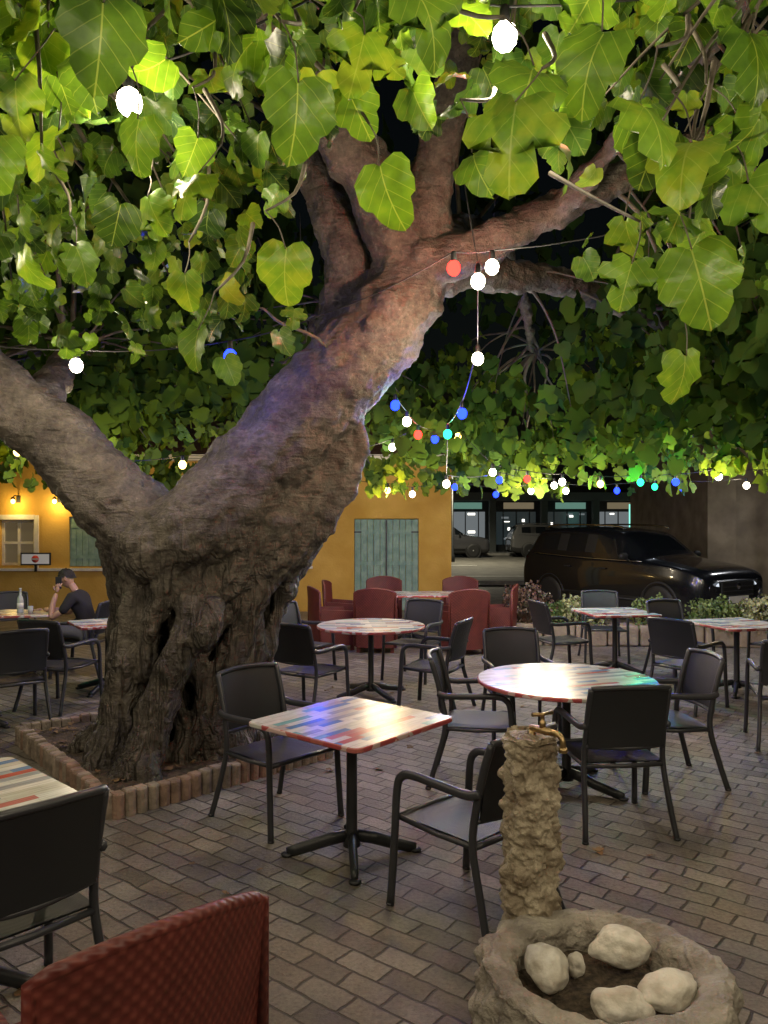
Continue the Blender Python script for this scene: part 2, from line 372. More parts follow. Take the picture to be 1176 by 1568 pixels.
string([(.44,4.2,3.6,None,0),(.55,4.5,3.26,'w',12),(.67,5.5,3.02,'w',9),(.66,6.5,2.77,'b',9),(.62,7.5,2.71,'g',8),(.73,9.0,2.30,'w',12),(1.5,10.0,2.4,'b',8),(2.3,10.4,2.35,'w',12)])
string([(-6,8.6,2.6,'g',5),(-5.0,8.5,2.55,'w',12),(-4.0,8.4,2.62,'y',0),(-3.1,8.2,2.5,'w',18),(-2.75,8.3,2.42,'b',12),(-2.2,8.4,2.48,'y',14),(-1.0,8.6,2.6,'b',8),(-.4,9,2.6,'b',0),(.1,9.2,2.75,'w',10),(.5,9.6,3.0,'b',0),(.9,9.4,2.9,'y',0),(1.3,9.2,2.45,'w',14),(1.75,9.4,2.38,'r',0),(2.2,9.5,2.35,'w',14),(2.7,9.6,2.33,'y',0),(3.2,9.6,2.35,'g',9),(3.6,9.5,2.35,'b',14),(4.0,9.2,2.4,'w',16),(4.6,9.0,2.38,'w',0),(5.2,8.8,2.4,'y',8)])
string([(-1.3,10.8,2.3,'g',0),(-.9,10.6,2.25,'b',7),(-.45,10.7,2.35,'r',0),(.05,10.8,2.3,'y',14),(.4,10.9,2.25,'w',0),(1.0,10.9,2.35,'b',8),(1.6,11,2.25,'b',0),(2.1,11,2.3,'w',16),(2.6,11,2.3,'w',0),(3.3,10.9,2.3,'b',0),(3.8,10.8,2.35,'g',0),(4.15,10.7,2.33,'b',9),(4.9,10.4,2.35,'w',16)])
string([(.1,6.9,2.9,'b',8),(.22,7.4,2.82,'w',0),(.35,7.9,2.75,'r',7),(.55,8.3,2.75,'b',0)])
string([(-5,14,3.0,'y',8),(-2.6,13.8,2.95,'w',13),(-.2,13.7,2.95,'w',15),(2.2,13.8,3.0,'w',9)])  # added string, hidden behind the foliage rim, to light the house wall evenly
string([(-3.4,-.3,3.2,'w',22),(-1.2,-.3,3.1,'w',27),(1.1,-.3,3.1,'w',31),(2.9,-.1,3.2,'w',24),(3.8,1.8,3.3,'w',16)])  # unseen bulbs added behind the camera, standing in for a restaurant lamp
string([(-3.8,2.6,3.3,'w',13),(-2.9,3.4,3.2,'w',14),(-3.6,5.6,3.1,None,0)])
string([(-1.6,2.9,3.35,None,0),(-.86,2.6,3.27,'w',8),(-.1,2.6,3.6,None,0),(.40,2.55,3.46,'w',8),(1.3,2.6,3.6,None,0),(2.4,3.4,3.4,'w',7)])

# ------------------------------------------------------------ fig tree
tree=empty('fig_tree',(0,0,0))
def bark():
    m,nt,N,L,P=new_mat('fig_bark'); tc=N.new('ShaderNodeTexCoord')
    def mth(op,a,b=None,c=None):
        q=N.new('ShaderNodeMath'); q.operation=op
        for i,s in enumerate((a,b,c)):
            if s is None: continue
            if isinstance(s,(int,float)): q.inputs[i].default_value=s
            else: L.new(s,q.inputs[i])
        return q.outputs[0]
    n=N.new('ShaderNodeTexNoise'); n.inputs['Scale'].default_value=3.5; n.inputs['Detail'].default_value=8; n.inputs['Roughness'].default_value=.7; L.new(tc.outputs['Object'],n.inputs['Vector'])
    r=N.new('ShaderNodeValToRGB'); r.color_ramp.elements[0].position=.3; r.color_ramp.elements[0].color=(.045,.038,.031,1); r.color_ramp.elements[1].position=.72; r.color_ramp.elements[1].color=(.20,.175,.14,1)
    L.new(n.outputs['Fac'],r.inputs['Fac'])
    mp=N.new('ShaderNodeMapping'); mp.inputs['Scale'].default_value=(3,3,13); L.new(tc.outputs['Object'],mp.inputs['Vector'])
    n2=N.new('ShaderNodeTexNoise'); n2.inputs['Scale'].default_value=1.6; n2.inputs['Detail'].default_value=5; n2.inputs['Distortion'].default_value=1.4; L.new(mp.outputs[0],n2.inputs['Vector'])
    n3=N.new('ShaderNodeTexNoise'); n3.inputs['Scale'].default_value=28; n3.inputs['Detail'].default_value=8; n3.inputs['Roughness'].default_value=.7; L.new(tc.outputs['Object'],n3.inputs['Vector'])
    # vertical fluting of the lower trunk
    mpv=N.new('ShaderNodeMapping'); mpv.inputs['Scale'].default_value=(7,7,1.1); L.new(tc.outputs['Object'],mpv.inputs['Vector'])
    n4=N.new('ShaderNodeTexNoise'); n4.inputs['Scale'].default_value=1.1; n4.inputs['Detail'].default_value=3; n4.inputs['Distortion'].default_value=.9; L.new(mpv.outputs[0],n4.inputs['Vector'])
    sp=N.new('ShaderNodeSeparateXYZ'); L.new(tc.outputs['Object'],sp.inputs[0])
    mk=N.new('ShaderNodeMapRange'); mk.inputs[1].default_value=2.0; mk.inputs[2].default_value=1.2; L.new(sp.outputs[2],mk.inputs[0])
    ridge=mth('MULTIPLY',mth('SUBTRACT',1.0,mth('MULTIPLY',mth('ABSOLUTE',mth('SUBTRACT',n4.outputs['Fac'],.5)),7.0)),mk.outputs[0])
    rg=mth('MAXIMUM',ridge,0.0)
    vo=N.new('ShaderNodeTexVoronoi'); vo.inputs['Scale'].default_value=16; L.new(tc.outputs['Object'],vo.inputs['Vector'])
    rv=N.new('ShaderNodeValToRGB'); rv.color_ramp.elements[0].position=.0; rv.color_ramp.elements[0].color=(2.2,2.15,2.0,1); rv.color_ramp.elements[1].position=.14; rv.color_ramp.elements[1].color=(1,1,1,1); L.new(vo.outputs['Distance'],rv.inputs['Fac'])
    mx=N.new('ShaderNodeMix'); mx.data_type='RGBA'; mx.blend_type='OVERLAY'; mx.inputs[0].default_value=.8; L.new(r.outputs[0],mx.inputs[6]); L.new(n3.outputs['Fac'],mx.inputs[7])
    mx2=N.new('ShaderNodeMix'); mx2.data_type='RGBA'; mx2.blend_type='MULTIPLY'; mx2.inputs[0].default_value=.8; L.new(mx.outputs[2],mx2.inputs[6]); L.new(rv.outputs[0],mx2.inputs[7])
    mx3=N.new('ShaderNodeMix'); mx3.data_type='RGBA'; L.new(mth('MULTIPLY',rg,.55),mx3.inputs[0]); L.new(mx2.outputs[2],mx3.inputs[6]); mx3.inputs[7].default_value=(.028,.023,.019,1)  # shade in the grooves painted into the bark colour
    L.new(mx3.outputs[2],P.inputs['Base Color'])
    a=mth('MULTIPLY_ADD',n2.outputs['Fac'],.8,n3.outputs['Fac'])
    a=mth('MULTIPLY_ADD',rg,-1.8,a)
    b=N.new('ShaderNodeBump'); b.inputs['Strength'].default_value=1; b.inputs['Distance'].default_value=.03; L.new(a,b.inputs['Height']); L.new(b.outputs[0],P.inputs['Normal'])
    P.inputs['Roughness'].default_value=.48; return m
M_bark=bark()
limbs=[]
T=MB()
def limb(pts,rad,n=6,store=True,mb=None,sides=14,wob=.0):
    p=bez(pts,n); r=lerp_r(rad,n)
    if wob:
        p=[q+Vector((noise.noise(q*1.7),noise.noise(q*1.7+Vector((9,0,0))),noise.noise(q*1.7+Vector((0,9,0)))))*wob for q in p]
    (mb or T).tube(p,r,sides)
    if store:
        for q,rr in zip(p,r): limbs.append((q,rr))
limb([(-2.02,5.64,-.05),(-1.92,5.66,.35),(-1.87,5.66,.75),(-1.79,5.68,1.2),(-1.76,5.78,1.6),(-1.74,5.85,1.9)],[.24,.18,.16,.165,.24,.30],store=False)
limb([(-1.78,5.34,-.05),(-1.67,5.38,.3),(-1.56,5.41,.65),(-1.43,5.43,.95),(-1.35,5.49,1.2),(-1.40,5.70,1.55)],[.20,.135,.12,.115,.13,.22],store=False)
limb([(-1.38,5.40,1.02),(-1.25,5.36,1.08),(-1.20,5.41,1.20),(-1.27,5.53,1.30)],[.09,.115,.10,.08],store=False)
limb([(-1.74,5.55,.70),(-1.68,5.52,1.05),(-1.57,5.50,1.35),(-1.5,5.58,1.6)],[.05,.08,.095,.12],store=False)
limb([(-1.62,6.25,-.05),(-1.6,6.27,.6),(-1.5,6.22,1.2),(-1.4,6.05,1.8)],[.42,.34,.36,.46],store=False)
limb([(-1.30,5.74,-.05),(-1.27,5.82,.3),(-1.17,5.92,.8),(-1.05,5.96,1.3),(-.82,6.0,1.75),(-.60,6.0,2.2),(-.42,5.98,2.7)],[.2,.13,.125,.15,.20,.24,.2],store=False)
limb([(-1.02,6.2,-.05),(-1.07,6.2,.5),(-1.0,6.25,1.1),(-.74,6.3,1.6),(-.57,6.3,1.9)],[.2,.15,.15,.17,.12],store=False)
limb([(-2.12,6.1,-.05),(-2.02,6.05,.6),(-1.95,6.0,1.2),(-1.95,5.95,1.7)],[.2,.15,.18,.26],store=False)
rr_=random.Random(3)
for k in range(17):
    a=rr_.uniform(-1.75,.35); pts=[];rad=[]; tw=rr_.uniform(-.55,.55); r0=rr_.uniform(.04,.075)
    for j in range(7):
        t=j/6; rad_=.55-.10*math.sin(math.pi*t)+.17*t; aa=a+tw*t*(1 if k%2 else -1)+.14*math.sin(j*1.9+k)
        pts.append((-1.52+.35*t*t+math.cos(aa)*rad_,6.12+math.sin(aa)*rad_*.85,-.05+t*1.95)); rad.append(r0*(1.5-.7*math.sin(math.pi*t)))
    limb(pts,rad,store=False,sides=10)
for k in range(6):
    limb([(-1.25+.12*k,5.54+.06*k,1.28+.05*k),(-1.05+.12*k,5.58+.05*k,1.58+.05*k),(-.74+.11*k,5.66+.03*k,1.95+.08*k),(-.5+.05*k,5.80,2.35+.1*k)],[.045,.075,.07,.04],store=False,sides=10)
for (a,b_,r) in [((-2.2,5.35,-.06),(-1.95,5.60,.22),.09),((-1.5,5.1,-.06),(-1.68,5.34,.25),.08),((-.85,5.7,-.06),(-1.2,5.8,.3),.09),((-2.5,6.0,-.06),(-2.1,6.0,.3),.1)]:
    limb([a,tuple((np.array(a)+np.array(b_))/2+np.array([0,0,.02])),b_],[r*.7,r,r*1.2],store=False)
limb([(-1.55,5.85,1.45),(-1.78,5.84,1.75),(-2.05,5.80,2.05),(-2.42,5.75,2.42),(-2.8,5.65,2.76),(-3.25,5.5,3.25),(-4.1,5.1,4.0),(-5.2,4.6,4.6)],[.34,.34,.31,.27,.26,.23,.16,.09],wob=.05)
limb([(-1.88,5.70,1.60),(-1.62,5.62,1.68),(-1.28,5.64,1.88),(-.92,5.72,2.28),(-.55,5.76,2.7),(-.18,5.78,3.12),(.12,5.8,3.52),(.24,5.8,3.86)],[.22,.30,.34,.35,.34,.33,.31,.28],wob=.04)
limb([(-.75,6.05,2.3),(-.45,6.05,2.9),(-.3,6.0,3.5),(-.35,5.9,4.1),(-.6,5.7,4.8)],[.2,.2,.2,.18,.13],wob=.05)
for (x,y,z,r) in [(-.35,5.46,3.0,.09),(.02,5.5,3.45,.10),(-.95,5.42,2.35,.08),(.28,5.52,3.8,.10),(-1.9,5.5,1.75,.09),(-.1,5.46,3.25,.06),(-.62,5.45,2.72,.07)]:
    limb([(x-.05,y+.08,z-.06),(x,y+.02,z),(x+.05,y+.08,z+.06)],[r*.7,r,r*.7],store=False,sides=10)
limb([(.18,5.78,3.78),(.5,5.62,3.78),(.99,5.5,3.97),(1.69,5.35,4.25),(2.7,5.1,4.62),(3.9,4.7,4.9)],[.26,.17,.125,.11,.085,.05],wob=.04)
limb([(.2,5.8,3.8),(.0,5.6,4.2),(-.3,5.3,4.5),(-.62,4.8,4.8),(-1.1,4.0,5.0),(-1.7,3.0,5.0)],[.28,.23,.19,.15,.11,.06],wob=.06)
limb([(.22,5.8,3.85),(.36,5.5,4.4),(.48,5.0,4.85),(.55,4.3,5.1),(.7,3.2,5.0),(.9,2.2,4.6)],[.26,.15,.12,.10,.08,.05],wob=.05)
limb([(.2,5.9,3.7),(.75,6.3,3.9),(1.7,7.1,4.05),(2.9,8.0,3.9),(4.3,8.8,3.5)],[.22,.15,.12,.09,.05],wob=.06)
limb([(-.1,6.0,3.3),(-.3,6.8,3.7),(-.6,7.9,4.0),(-.9,9.2,3.9),(-1,10.5,3.4)],[.2,.13,.1,.08,.04],wob=.06)
limb([(-2.6,5.7,2.6),(-2.7,6.5,3.1),(-3.0,7.5,3.6),(-3.5,8.8,3.7)],[.18,.12,.09,.05],wob=.06)
limb([(-2.9,5.6,2.9),(-2.8,5.0,3.6),(-2.3,4.2,4.1),(-1.6,3.3,4.1),(-1.0,2.5,3.8)],[.15,.11,.08,.06,.03],wob=.06)
limb([(.5,5.62,3.85),(.7,6.6,4.4),(1.3,8,4.6),(1.9,9.8,4.0)],[.12,.1,.08,.04],wob=.05)
limb([(1.2,5.45,4.05),(1.6,4.4,4.3),(1.7,3.2,4.2),(1.5,2.3,3.7)],[.08,.07,.05,.03],wob=.05)
tr=T.obj('trunk',[M_bark],tree)
rm=tr.modifiers.new('remesh','REMESH'); rm.mode='VOXEL'; rm.voxel_size=.021; rm.use_smooth_shade=True
sm=tr.modifiers.new('smooth','SMOOTH'); sm.factor=.5; sm.iterations=2
tx=bpy.data.textures.new('barkclouds','CLOUDS'); tx.noise_scale=.22; tx.noise_depth=3
dm=tr.modifiers.new('disp','DISPLACE'); dm.texture=tx; dm.strength=.11; dm.mid_level=.5; dm.texture_coords='GLOBAL'
tx2=bpy.data.textures.new('barkfine','CLOUDS'); tx2.noise_scale=.07; tx2.noise_depth=2
dm2=tr.modifiers.new('disp2','DISPLACE'); dm2.texture=tx2; dm2.strength=.035; dm2.mid_level=.5; dm2.texture_coords='GLOBAL'

# leaves -------------------------------------------------------
OA=[(0,0),(.10,.10),(.27,.14),(.43,.05),(.52,-.12),(.50,-.28),(.54,-.42),(.46,-.56),(.35,-.62),(.33,-.76),(.22,-.90),(.10,-.97),(0,-1.0)]
OB=[(0,0),(.10,.12),(.28,.13),(.45,.02),(.45,-.14),(.58,-.24),(.62,-.40),(.52,-.54),(.28,-.46),(.31,-.64),(.29,-.80),(.15,-.95),(0,-1.0)]
OC=[(0,0),(.08,.14),(.25,.20),(.44,.13),(.40,-.05),(.58,-.10),(.66,-.28),(.54,-.44),(.24,-.38),(.30,-.58),(.33,-.76),(.18,-.93),(0,-.98)]
def leaf_template(O,cols,fold,curl,wave):
    n=len(O); V=[];UV=[]
    for i,(x,y) in enumerate(O):
        cy=-max(0,(i-.3))/(n-1.3) if i>0 else 0
        for c in cols:
            px=x*abs(c)*(1 if c>=0 else -1); py=cy+(y-cy)*abs(c)
            z=fold*abs(px)-curl*(py+.3)**2+wave*math.sin(i*2.1+c*2)*abs(c)**2
            V.append((px*.95,py,z)); UV.append((px,py))
    k=len(cols); F=[]
    for i in range(n-1):
        for j in range(k-1):
            F.append((i*k+j,(i+1)*k+j,(i+1)*k+j+1,i*k+j+1))
    return np.array(V),np.array(UV),np.array(F)
SH=lambda O:[O[i] for i in (0,2,4,6,8,10,12)]
LOW=[leaf_template(SH(o) if k else o,(-1,0,1),f,c,wv) for k,o in enumerate((OB,OA,OC)) for f,c,wv in ((.25,.25,.02),(-.15,.35,.03))]
HI=[leaf_template(o,(-1,-.66,-.33,0,.33,.66,1),f,c,wv) for o in (OA,OB,OA,OC,OA) for f,c,wv in ((.26,.4,.05),(-.20,.5,.06),(.05,.8,.05))]
def leaf_mat():
    m,nt,N,L,P=new_mat('fig_leaf')
    at=N.new('ShaderNodeAttribute'); at.attribute_name='luv'; ar=N.new('ShaderNodeAttribute'); ar.attribute_name='rnd'
    sp=N.new('ShaderNodeSeparateXYZ'); L.new(at.outputs['Vector'],sp.inputs[0])
    def mth(op,a,b=None,c=None):
        q=N.new('ShaderNodeMath'); q.operation=op
        for i,s in enumerate((a,b,c)):
            if s is None: continue
            if isinstance(s,(int,float)): q.inputs[i].default_value=s
            else: L.new(s,q.inputs[i])
        return q.outputs[0]
    ax=mth('ABSOLUTE',sp.outputs[0])
    mid=mth('LESS_THAN',ax,.011)
    fr=mth('FRACT',mth('MULTIPLY',mth('MULTIPLY_ADD',ax,1.0,sp.outputs[1]),4.1))
    lat=mth('LESS_THAN',mth('ABSOLUTE',mth('SUBTRACT',fr,.5)),.03)
    vein=mth('MAXIMUM',mid,mth('MULTIPLY',lat,.65))
    r=N.new('ShaderNodeValToRGB'); cr=r.color_ramp
    cr.elements[0].color=(.018,.045,.011,1); cr.elements[1].color=(.145,.225,.03,1)
    e=cr.elements.new(.45); e.color=(.05,.115,.018,1); e=cr.elements.new(.8); e.color=(.085,.18,.022,1)
    tc=N.new('ShaderNodeTexCoord'); nz=N.new('ShaderNodeTexNoise'); nz.inputs['Scale'].default_value=18; nz.inputs['Detail'].default_value=6; L.new(tc.outputs['Object'],nz.inputs['Vector'])
    L.new(mth('MULTIPLY_ADD',mth('SUBTRACT',nz.outputs['Fac'],.5),1.0,ar.outputs['Fac']),r.inputs['Fac'])
    mx=N.new('ShaderNodeMix'); mx.data_type='RGBA'; L.new(mth('MULTIPLY',vein,.6),mx.inputs[0]); L.new(r.outputs[0],mx.inputs[6]); mx.inputs[7].default_value=(.22,.30,.10,1)
    L.new(mx.outputs[2],P.inputs['Base Color']); P.inputs['Roughness'].default_value=.36; P.inputs['Specular IOR Level'].default_value=.5
    b=N.new('ShaderNodeBump'); b.inputs['Strength'].default_value=.6; b.inputs['Distance'].default_value=.008; L.new(mth('MULTIPLY_ADD',vein,-.8,nz.outputs['Fac']),b.inputs['Height']); L.new(b.outputs[0],P.inputs['Normal'])
    tl=N.new('ShaderNodeBsdfTranslucent')
    hs=N.new('ShaderNodeMix'); hs.data_type='RGBA'; hs.blend_type='MULTIPLY'; hs.inputs[0].default_value=1; L.new(mx.outputs[2],hs.inputs[6]); hs.inputs[7].default_value=(3.6,3.0,1.0,1)
    L.new(hs.outputs[2],tl.inputs[0])
    ms=N.new('ShaderNodeMixShader'); ms.inputs[0].default_value=.38; L.new(P.outputs[0],ms.inputs[1]); L.new(tl.outputs[0],ms.inputs[2]); L.new(ms.outputs[0],N['Material Output'].inputs[0])
    return m
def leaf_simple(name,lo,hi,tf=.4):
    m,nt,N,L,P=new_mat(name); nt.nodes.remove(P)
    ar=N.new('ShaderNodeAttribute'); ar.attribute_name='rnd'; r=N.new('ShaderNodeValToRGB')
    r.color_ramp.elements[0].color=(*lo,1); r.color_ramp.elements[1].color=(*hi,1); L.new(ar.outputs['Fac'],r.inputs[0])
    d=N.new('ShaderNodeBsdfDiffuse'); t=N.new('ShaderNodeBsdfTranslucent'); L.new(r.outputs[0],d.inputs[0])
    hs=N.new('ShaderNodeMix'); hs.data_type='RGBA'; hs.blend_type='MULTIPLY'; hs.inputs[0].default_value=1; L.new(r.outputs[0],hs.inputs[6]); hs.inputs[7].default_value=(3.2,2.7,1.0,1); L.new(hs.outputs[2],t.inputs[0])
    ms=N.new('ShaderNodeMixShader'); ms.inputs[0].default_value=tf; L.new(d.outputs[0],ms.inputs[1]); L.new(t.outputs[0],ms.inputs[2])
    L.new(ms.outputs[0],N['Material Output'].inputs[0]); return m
M_leaf=leaf_mat()
M_leaf_upper_shade=leaf_simple('fig_leaf_upper_shaded',(.008,.018,.006),(.035,.07,.014),.15)  # same leaves, darker colour paints in the shade of the upper canopy
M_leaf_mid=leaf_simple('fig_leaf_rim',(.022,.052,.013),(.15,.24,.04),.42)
M_leaf_inner_shade=leaf_simple('fig_leaf_inner_shaded',(.012,.030,.010),(.06,.12,.025),.28)  # shade inside the canopy is put into this darker leaf colour
def build_leaves(name,pos,size,temps,parent,tips=None,norms=None,rnd=None,droop=(0,1.1),material=None):
    pos=np.asarray(pos,float); n=len(pos); size=np.asarray(size,float)
    if tips is None:
        a=rng.uniform(0,2*np.pi,n); s=rng.uniform(droop[0],droop[1],n)
        tips=np.stack([np.cos(a)*s,np.sin(a)*s,-np.ones(n)],1)
    tips=tips/np.linalg.norm(tips,axis=1,keepdims=True)
    if norms is None: norms=rng.normal(size=(n,3)); norms[:,2]*=.7
    norms=norms-tips*np.sum(norms*tips,1,keepdims=True); norms/=np.linalg.norm(norms,axis=1,keepdims=True)
    Y=-tips; Z=norms; X=np.cross(Y,Z); Rm=np.stack([X,Y,Z],2)
    if rnd is None: rnd=np.clip(rng.normal(.5,.22,n),0,1)
    which=rng.integers(0,len(temps),n)
    VV=[];UU=[];RR=[];FF=[];off=0
    for k,(V,UV,F) in enumerate(temps):
        idx=np.where(which==k)[0]
        if len(idx)==0: continue
        W=np.einsum('nij,vj->nvi',Rm[idx],V)*size[idx,None,None]+pos[idx,None,:]
        nv=len(V); VV.append(W.reshape(-1,3)); UU.append(np.tile(UV,(len(idx),1))); RR.append(np.repeat(rnd[idx],nv))
        FF.append((F[None]+(np.arange(len(idx))*nv)[:,None,None]+off).reshape(-1,4)); off+=nv*len(idx)
    VV=np.concatenate(VV);UU=np.concatenate(UU);RR=np.concatenate(RR);FF=np.concatenate(FF)
    me=bpy.data.meshes.new(name); me.vertices.add(len(VV)); me.vertices.foreach_set('co',VV.ravel())
    me.loops.add(FF.size); me.loops.foreach_set('vertex_index',FF.ravel().astype(np.int32))
    me.polygons.add(len(FF)); me.polygons.foreach_set('loop_start',(np.arange(len(FF))*4).astype(np.int32))
    me.polygons.foreach_set('use_smooth',np.ones(len(FF),bool))
    me.update(calc_edges=True); me.validate()
    a=me.attributes.new('luv','FLOAT_VECTOR','POINT'); a.data.foreach_set('vector',np.concatenate([UU,np.zeros((len(UU),1))],1).ravel())
    a=me.attributes.new('rnd','FLOAT','POINT'); a.data.foreach_set('value',RR)
    me.materials.append(material or M_leaf); o=bpy.data.objects.new(name,me); return link(o,parent)

LP=np.array([tuple(q) for q,r in limbs]); 
TW=MB()
M_twig=mat('twig_bark',(.10,.085,.06),.7,var=.3,vscale=12,bump=.3)
def twig(c,r0=.02,n=5):
    d=np.linalg.norm(LP-np.array(c),axis=1); i=int(np.argmin(d+rng.uniform(0,.8,len(d))))
    a=Vector(LP[i]); b=Vector(c); L=(b-a).length
    if L>4: return
    m=a.lerp(b,.5)+Vector((random.uniform(-.15,.15),random.uniform(-.15,.15),.12*L))*.9
    rr=max(.010,min(.03,.010*L))
    TW.tube(bez([a,a.lerp(m,.5)+Vector((random.uniform(-.1,.1),random.uniform(-.1,.1),.05)),m,m.lerp(b,.5)+Vector((0,0,.05*L)),b+Vector((0,0,.05))],3),lerp_r([rr*1.3,rr,rr*.8,rr*.55,rr*.3],3),6)
def clumps(cs,k,spread,size,ptw=1.0):
    pos=[];sz=[];rn=[]
    for c in cs:
        if random.random()<ptw: twig(c)
        m=int(rng.poisson(k)); q=rng.normal(size=(m,3))*np.array(spread)+np.array(c); pos.append(q); sz.append(rng.uniform(size[0],size[1],m)); rn.append(np.clip(rng.normal(rng.uniform(.25,.7),.22,m),0,1))
    return np.concatenate(pos),np.concatenate(sz),np.concatenate(rn)
CX,CY,RX,RY=0,5.2,6.6,6.6
roof=[]
while len(roof)<270:
    x,y=rng.uniform(-1,1,2)
    q=x*x+y*y
    if q<1:
        z=5.8-2.0*q+rng.normal()*.28
        if CY+RY*y<1.2: z=max(z,4.4)
        roof.append((CX+RX*x,CY+RY*y,z))
p1=clumps(roof,18,(.42,.42,.2),(.17,.25),.4)
cur=[]
while len(cur)<330:
    a=rng.uniform(-.12*math.pi,1.12*math.pi); r=rng.uniform(.78,1.02)
    x=CX+RX*r*math.cos(a)*1.0; y=CY+RY*r*math.sin(a)
    zl=2.50+.18*noise.noise(Vector((x*.8,y*.8,0)))
    z=zl+rng.uniform(0,1)**1.3*2.0
    cur.append((x,y,z))
p2=clumps(cur,20,(.25,.25,.16),(.12,.20),.3)
mid=[]
for i in range(46): mid.append((rng.uniform(-4.6,-.9),rng.uniform(6.9,8.6),rng.uniform(2.85,4.4)))
for i in range(54): mid.append((rng.uniform(1.7,5.2),rng.uniform(6.0,9.0),rng.uniform(2.75,4.3)))
for i in range(14): mid.append((rng.uniform(1.9,3.2),rng.uniform(4.2,6.0),rng.uniform(2.75,3.7)))
for i in range(14): mid.append((rng.uniform(-.3,1.6),rng.uniform(8.6,10),rng.uniform(2.8,3.5)))
p3=clumps(mid,16,(.26,.26,.2),(.14,.22),.7)
for nm_,p_,m_ in (('upper_foliage',p1,M_leaf_upper_shade),('rim_foliage',p2,M_leaf_mid),('inner_foliage',p3,M_leaf_inner_shade)):
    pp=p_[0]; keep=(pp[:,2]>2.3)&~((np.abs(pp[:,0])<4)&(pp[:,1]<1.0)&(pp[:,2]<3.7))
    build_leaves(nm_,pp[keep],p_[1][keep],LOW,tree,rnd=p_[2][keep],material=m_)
near=[]
for i in range(64):
    y=rng.uniform(1.9,4.0); x=rng.uniform(-.55,.55)*y; u=x/y
    if -.13<u<.10: tlow=.58
    elif u<-.1: tlow=.41
    else: tlow=.48
    near.append((x,y,1.85+y*rng.uniform(tlow,.76)))
for i in range(22): near.append((rng.uniform(-2.3,-.75),rng.uniform(3.3,4.6),rng.uniform(3.05,3.75)))
for i in range(6): near.append((rng.uniform(1.2,2.2),rng.uniform(2.8,4.2),rng.uniform(3.0,3.6)))
p4=clumps(near,9,(.17,.17,.12),(.08,.17),1.0)
q=p4[0]; ok=(q[:,1]>1.55)
for b_ in [(-2.0,5.0,2.87),(-1,5,2.93),(.55,4.5,3.26),(.66,4.7,3.41),(.43,4.65,3.4),(.67,5.5,3.02),(.66,6.5,2.77)]:
    ok&=(np.linalg.norm(q-np.array(b_),axis=1)>.35)
ok&=~((q[:,0]/q[:,1]>-.10)&(q[:,0]/q[:,1]<.22)&((q[:,2]-1.85)/q[:,1]<.50))
nn=rng.normal(size=(len(q),3))*1.0+np.array([0,-.7,-.1]); nn[rng.random(len(q))<.3]*=-1
build_leaves('near_foliage',q[ok],p4[1][ok],HI,tree,norms=nn[ok],rnd=np.clip(rng.normal(.48,.3,ok.sum()),0,1),droop=(0,1.4))
hero=[(-.20,1.8,2.88,.18),(-.05,2,3.12,.15),(-.62,1.7,3.0,.19),(-.53,2.2,2.85,.16),(-.32,2.5,2.74,.19),(-.015,2.2,2.87,.18),(.29,1.7,2.78,.20),(.36,1.85,2.95,.19),(.6,1.8,2.84,.18),(.76,1.9,2.8,.19),
(.80,2,2.56,.21),(.66,2.05,2.54,.13),(.9,1.9,2.69,.17),(1.18,3,2.5,.20),(.08,1.8,3.1,.17),(.86,1.8,3.0,.17),(.51,1.8,3.0,.18),(-.63,2.6,2.5,.14),(.24,2.1,2.86,.14),(-.64,2,2.9,.14),(-.93,2.2,2.97,.17),(-.96,2,3.0,.15),(-.58,2.4,3.05,.13),(-.8,2.6,2.95,.14),(1.02,2.2,3.0,.16),(-.3,2.1,3.12,.13),(-1.0,2.5,2.75,.13),(-.7,2.7,2.72,.13)]
hp=np.array([h[:3] for h in hero]); hs=np.array([h[3] for h in hero])
n=len(hp); tp=np.stack([rng.uniform(-.5,.5,n),rng.uniform(-.6,.4,n),-np.ones(n)],1); nm=np.stack([rng.uniform(-.8,.8,n),-np.ones(n),rng.uniform(-.1,.5,n)],1)
build_leaves('low_hanging_leaves',hp,hs,HI,tree,tips=tp,norms=nm,rnd=rng.uniform(.4,.95,n))
for h in hero:
    a=Vector(h[:3]); up=a+Vector((random.uniform(-.08,.08),random.uniform(.0,.12),random.uniform(.12,.2))); up2=up+Vector((random.uniform(-.25,.25),random.uniform(.1,.5),random.uniform(.25,.5)))
    TW.tube(bez([a,a.lerp(up,.5)+Vector((.01,0,.01)),up],3),[.0022]*7,5); TW.tube(bez([up,up.lerp(up2,.5)+Vector((.03,0,-.02)),up2],3),lerp_r([.004,.006,.009],3),6)
TW.obj('twigs',[M_twig],tree)

# ------------------------------------------------------------ planter border + soil
C=[Vector((-1.70,4.80,0)),Vector((-.42,6.1,0)),Vector((-1.75,7.55,0)),Vector((-3.05,6.45,0))]
b=MB()
for i in range(4):
    a=C[i];c=C[(i+1)%4];L=(c-a).length;n=int(L/.078);d=(c-a)/n;ang=math.atan2(d.y,d.x)
    for k in range(n):
        p=a+d*(k+.5); h=.155+random.uniform(-.012,.012)
        Mx=Matrix.Translation(p)@Matrix.Rotation(ang+random.uniform(-.04,.04),4,'Z')@Matrix.Rotation(random.uniform(-.03,.03),4,'Y')
        prof=[(-.036,.04),(-.036,-.025),(-.022,-.042),(0,-.048),(.022,-.042),(.036,-.025),(.036,.04)]
        V=[(x,y,0) for x,y in prof]+[(x,y,h-.01) for x,y in prof]+[(x*.85,y*.85,h) for x,y in prof]; m=len(prof)
        F=[(r*m+j,r*m+(j+1)%m,(r+1)*m+(j+1)%m,(r+1)*m+j) for r in range(2) for j in range(m)]+[tuple(2*m+j for j in range(m))]
        b.add(V,F,random.choice((0,1,1)),False,Mx)
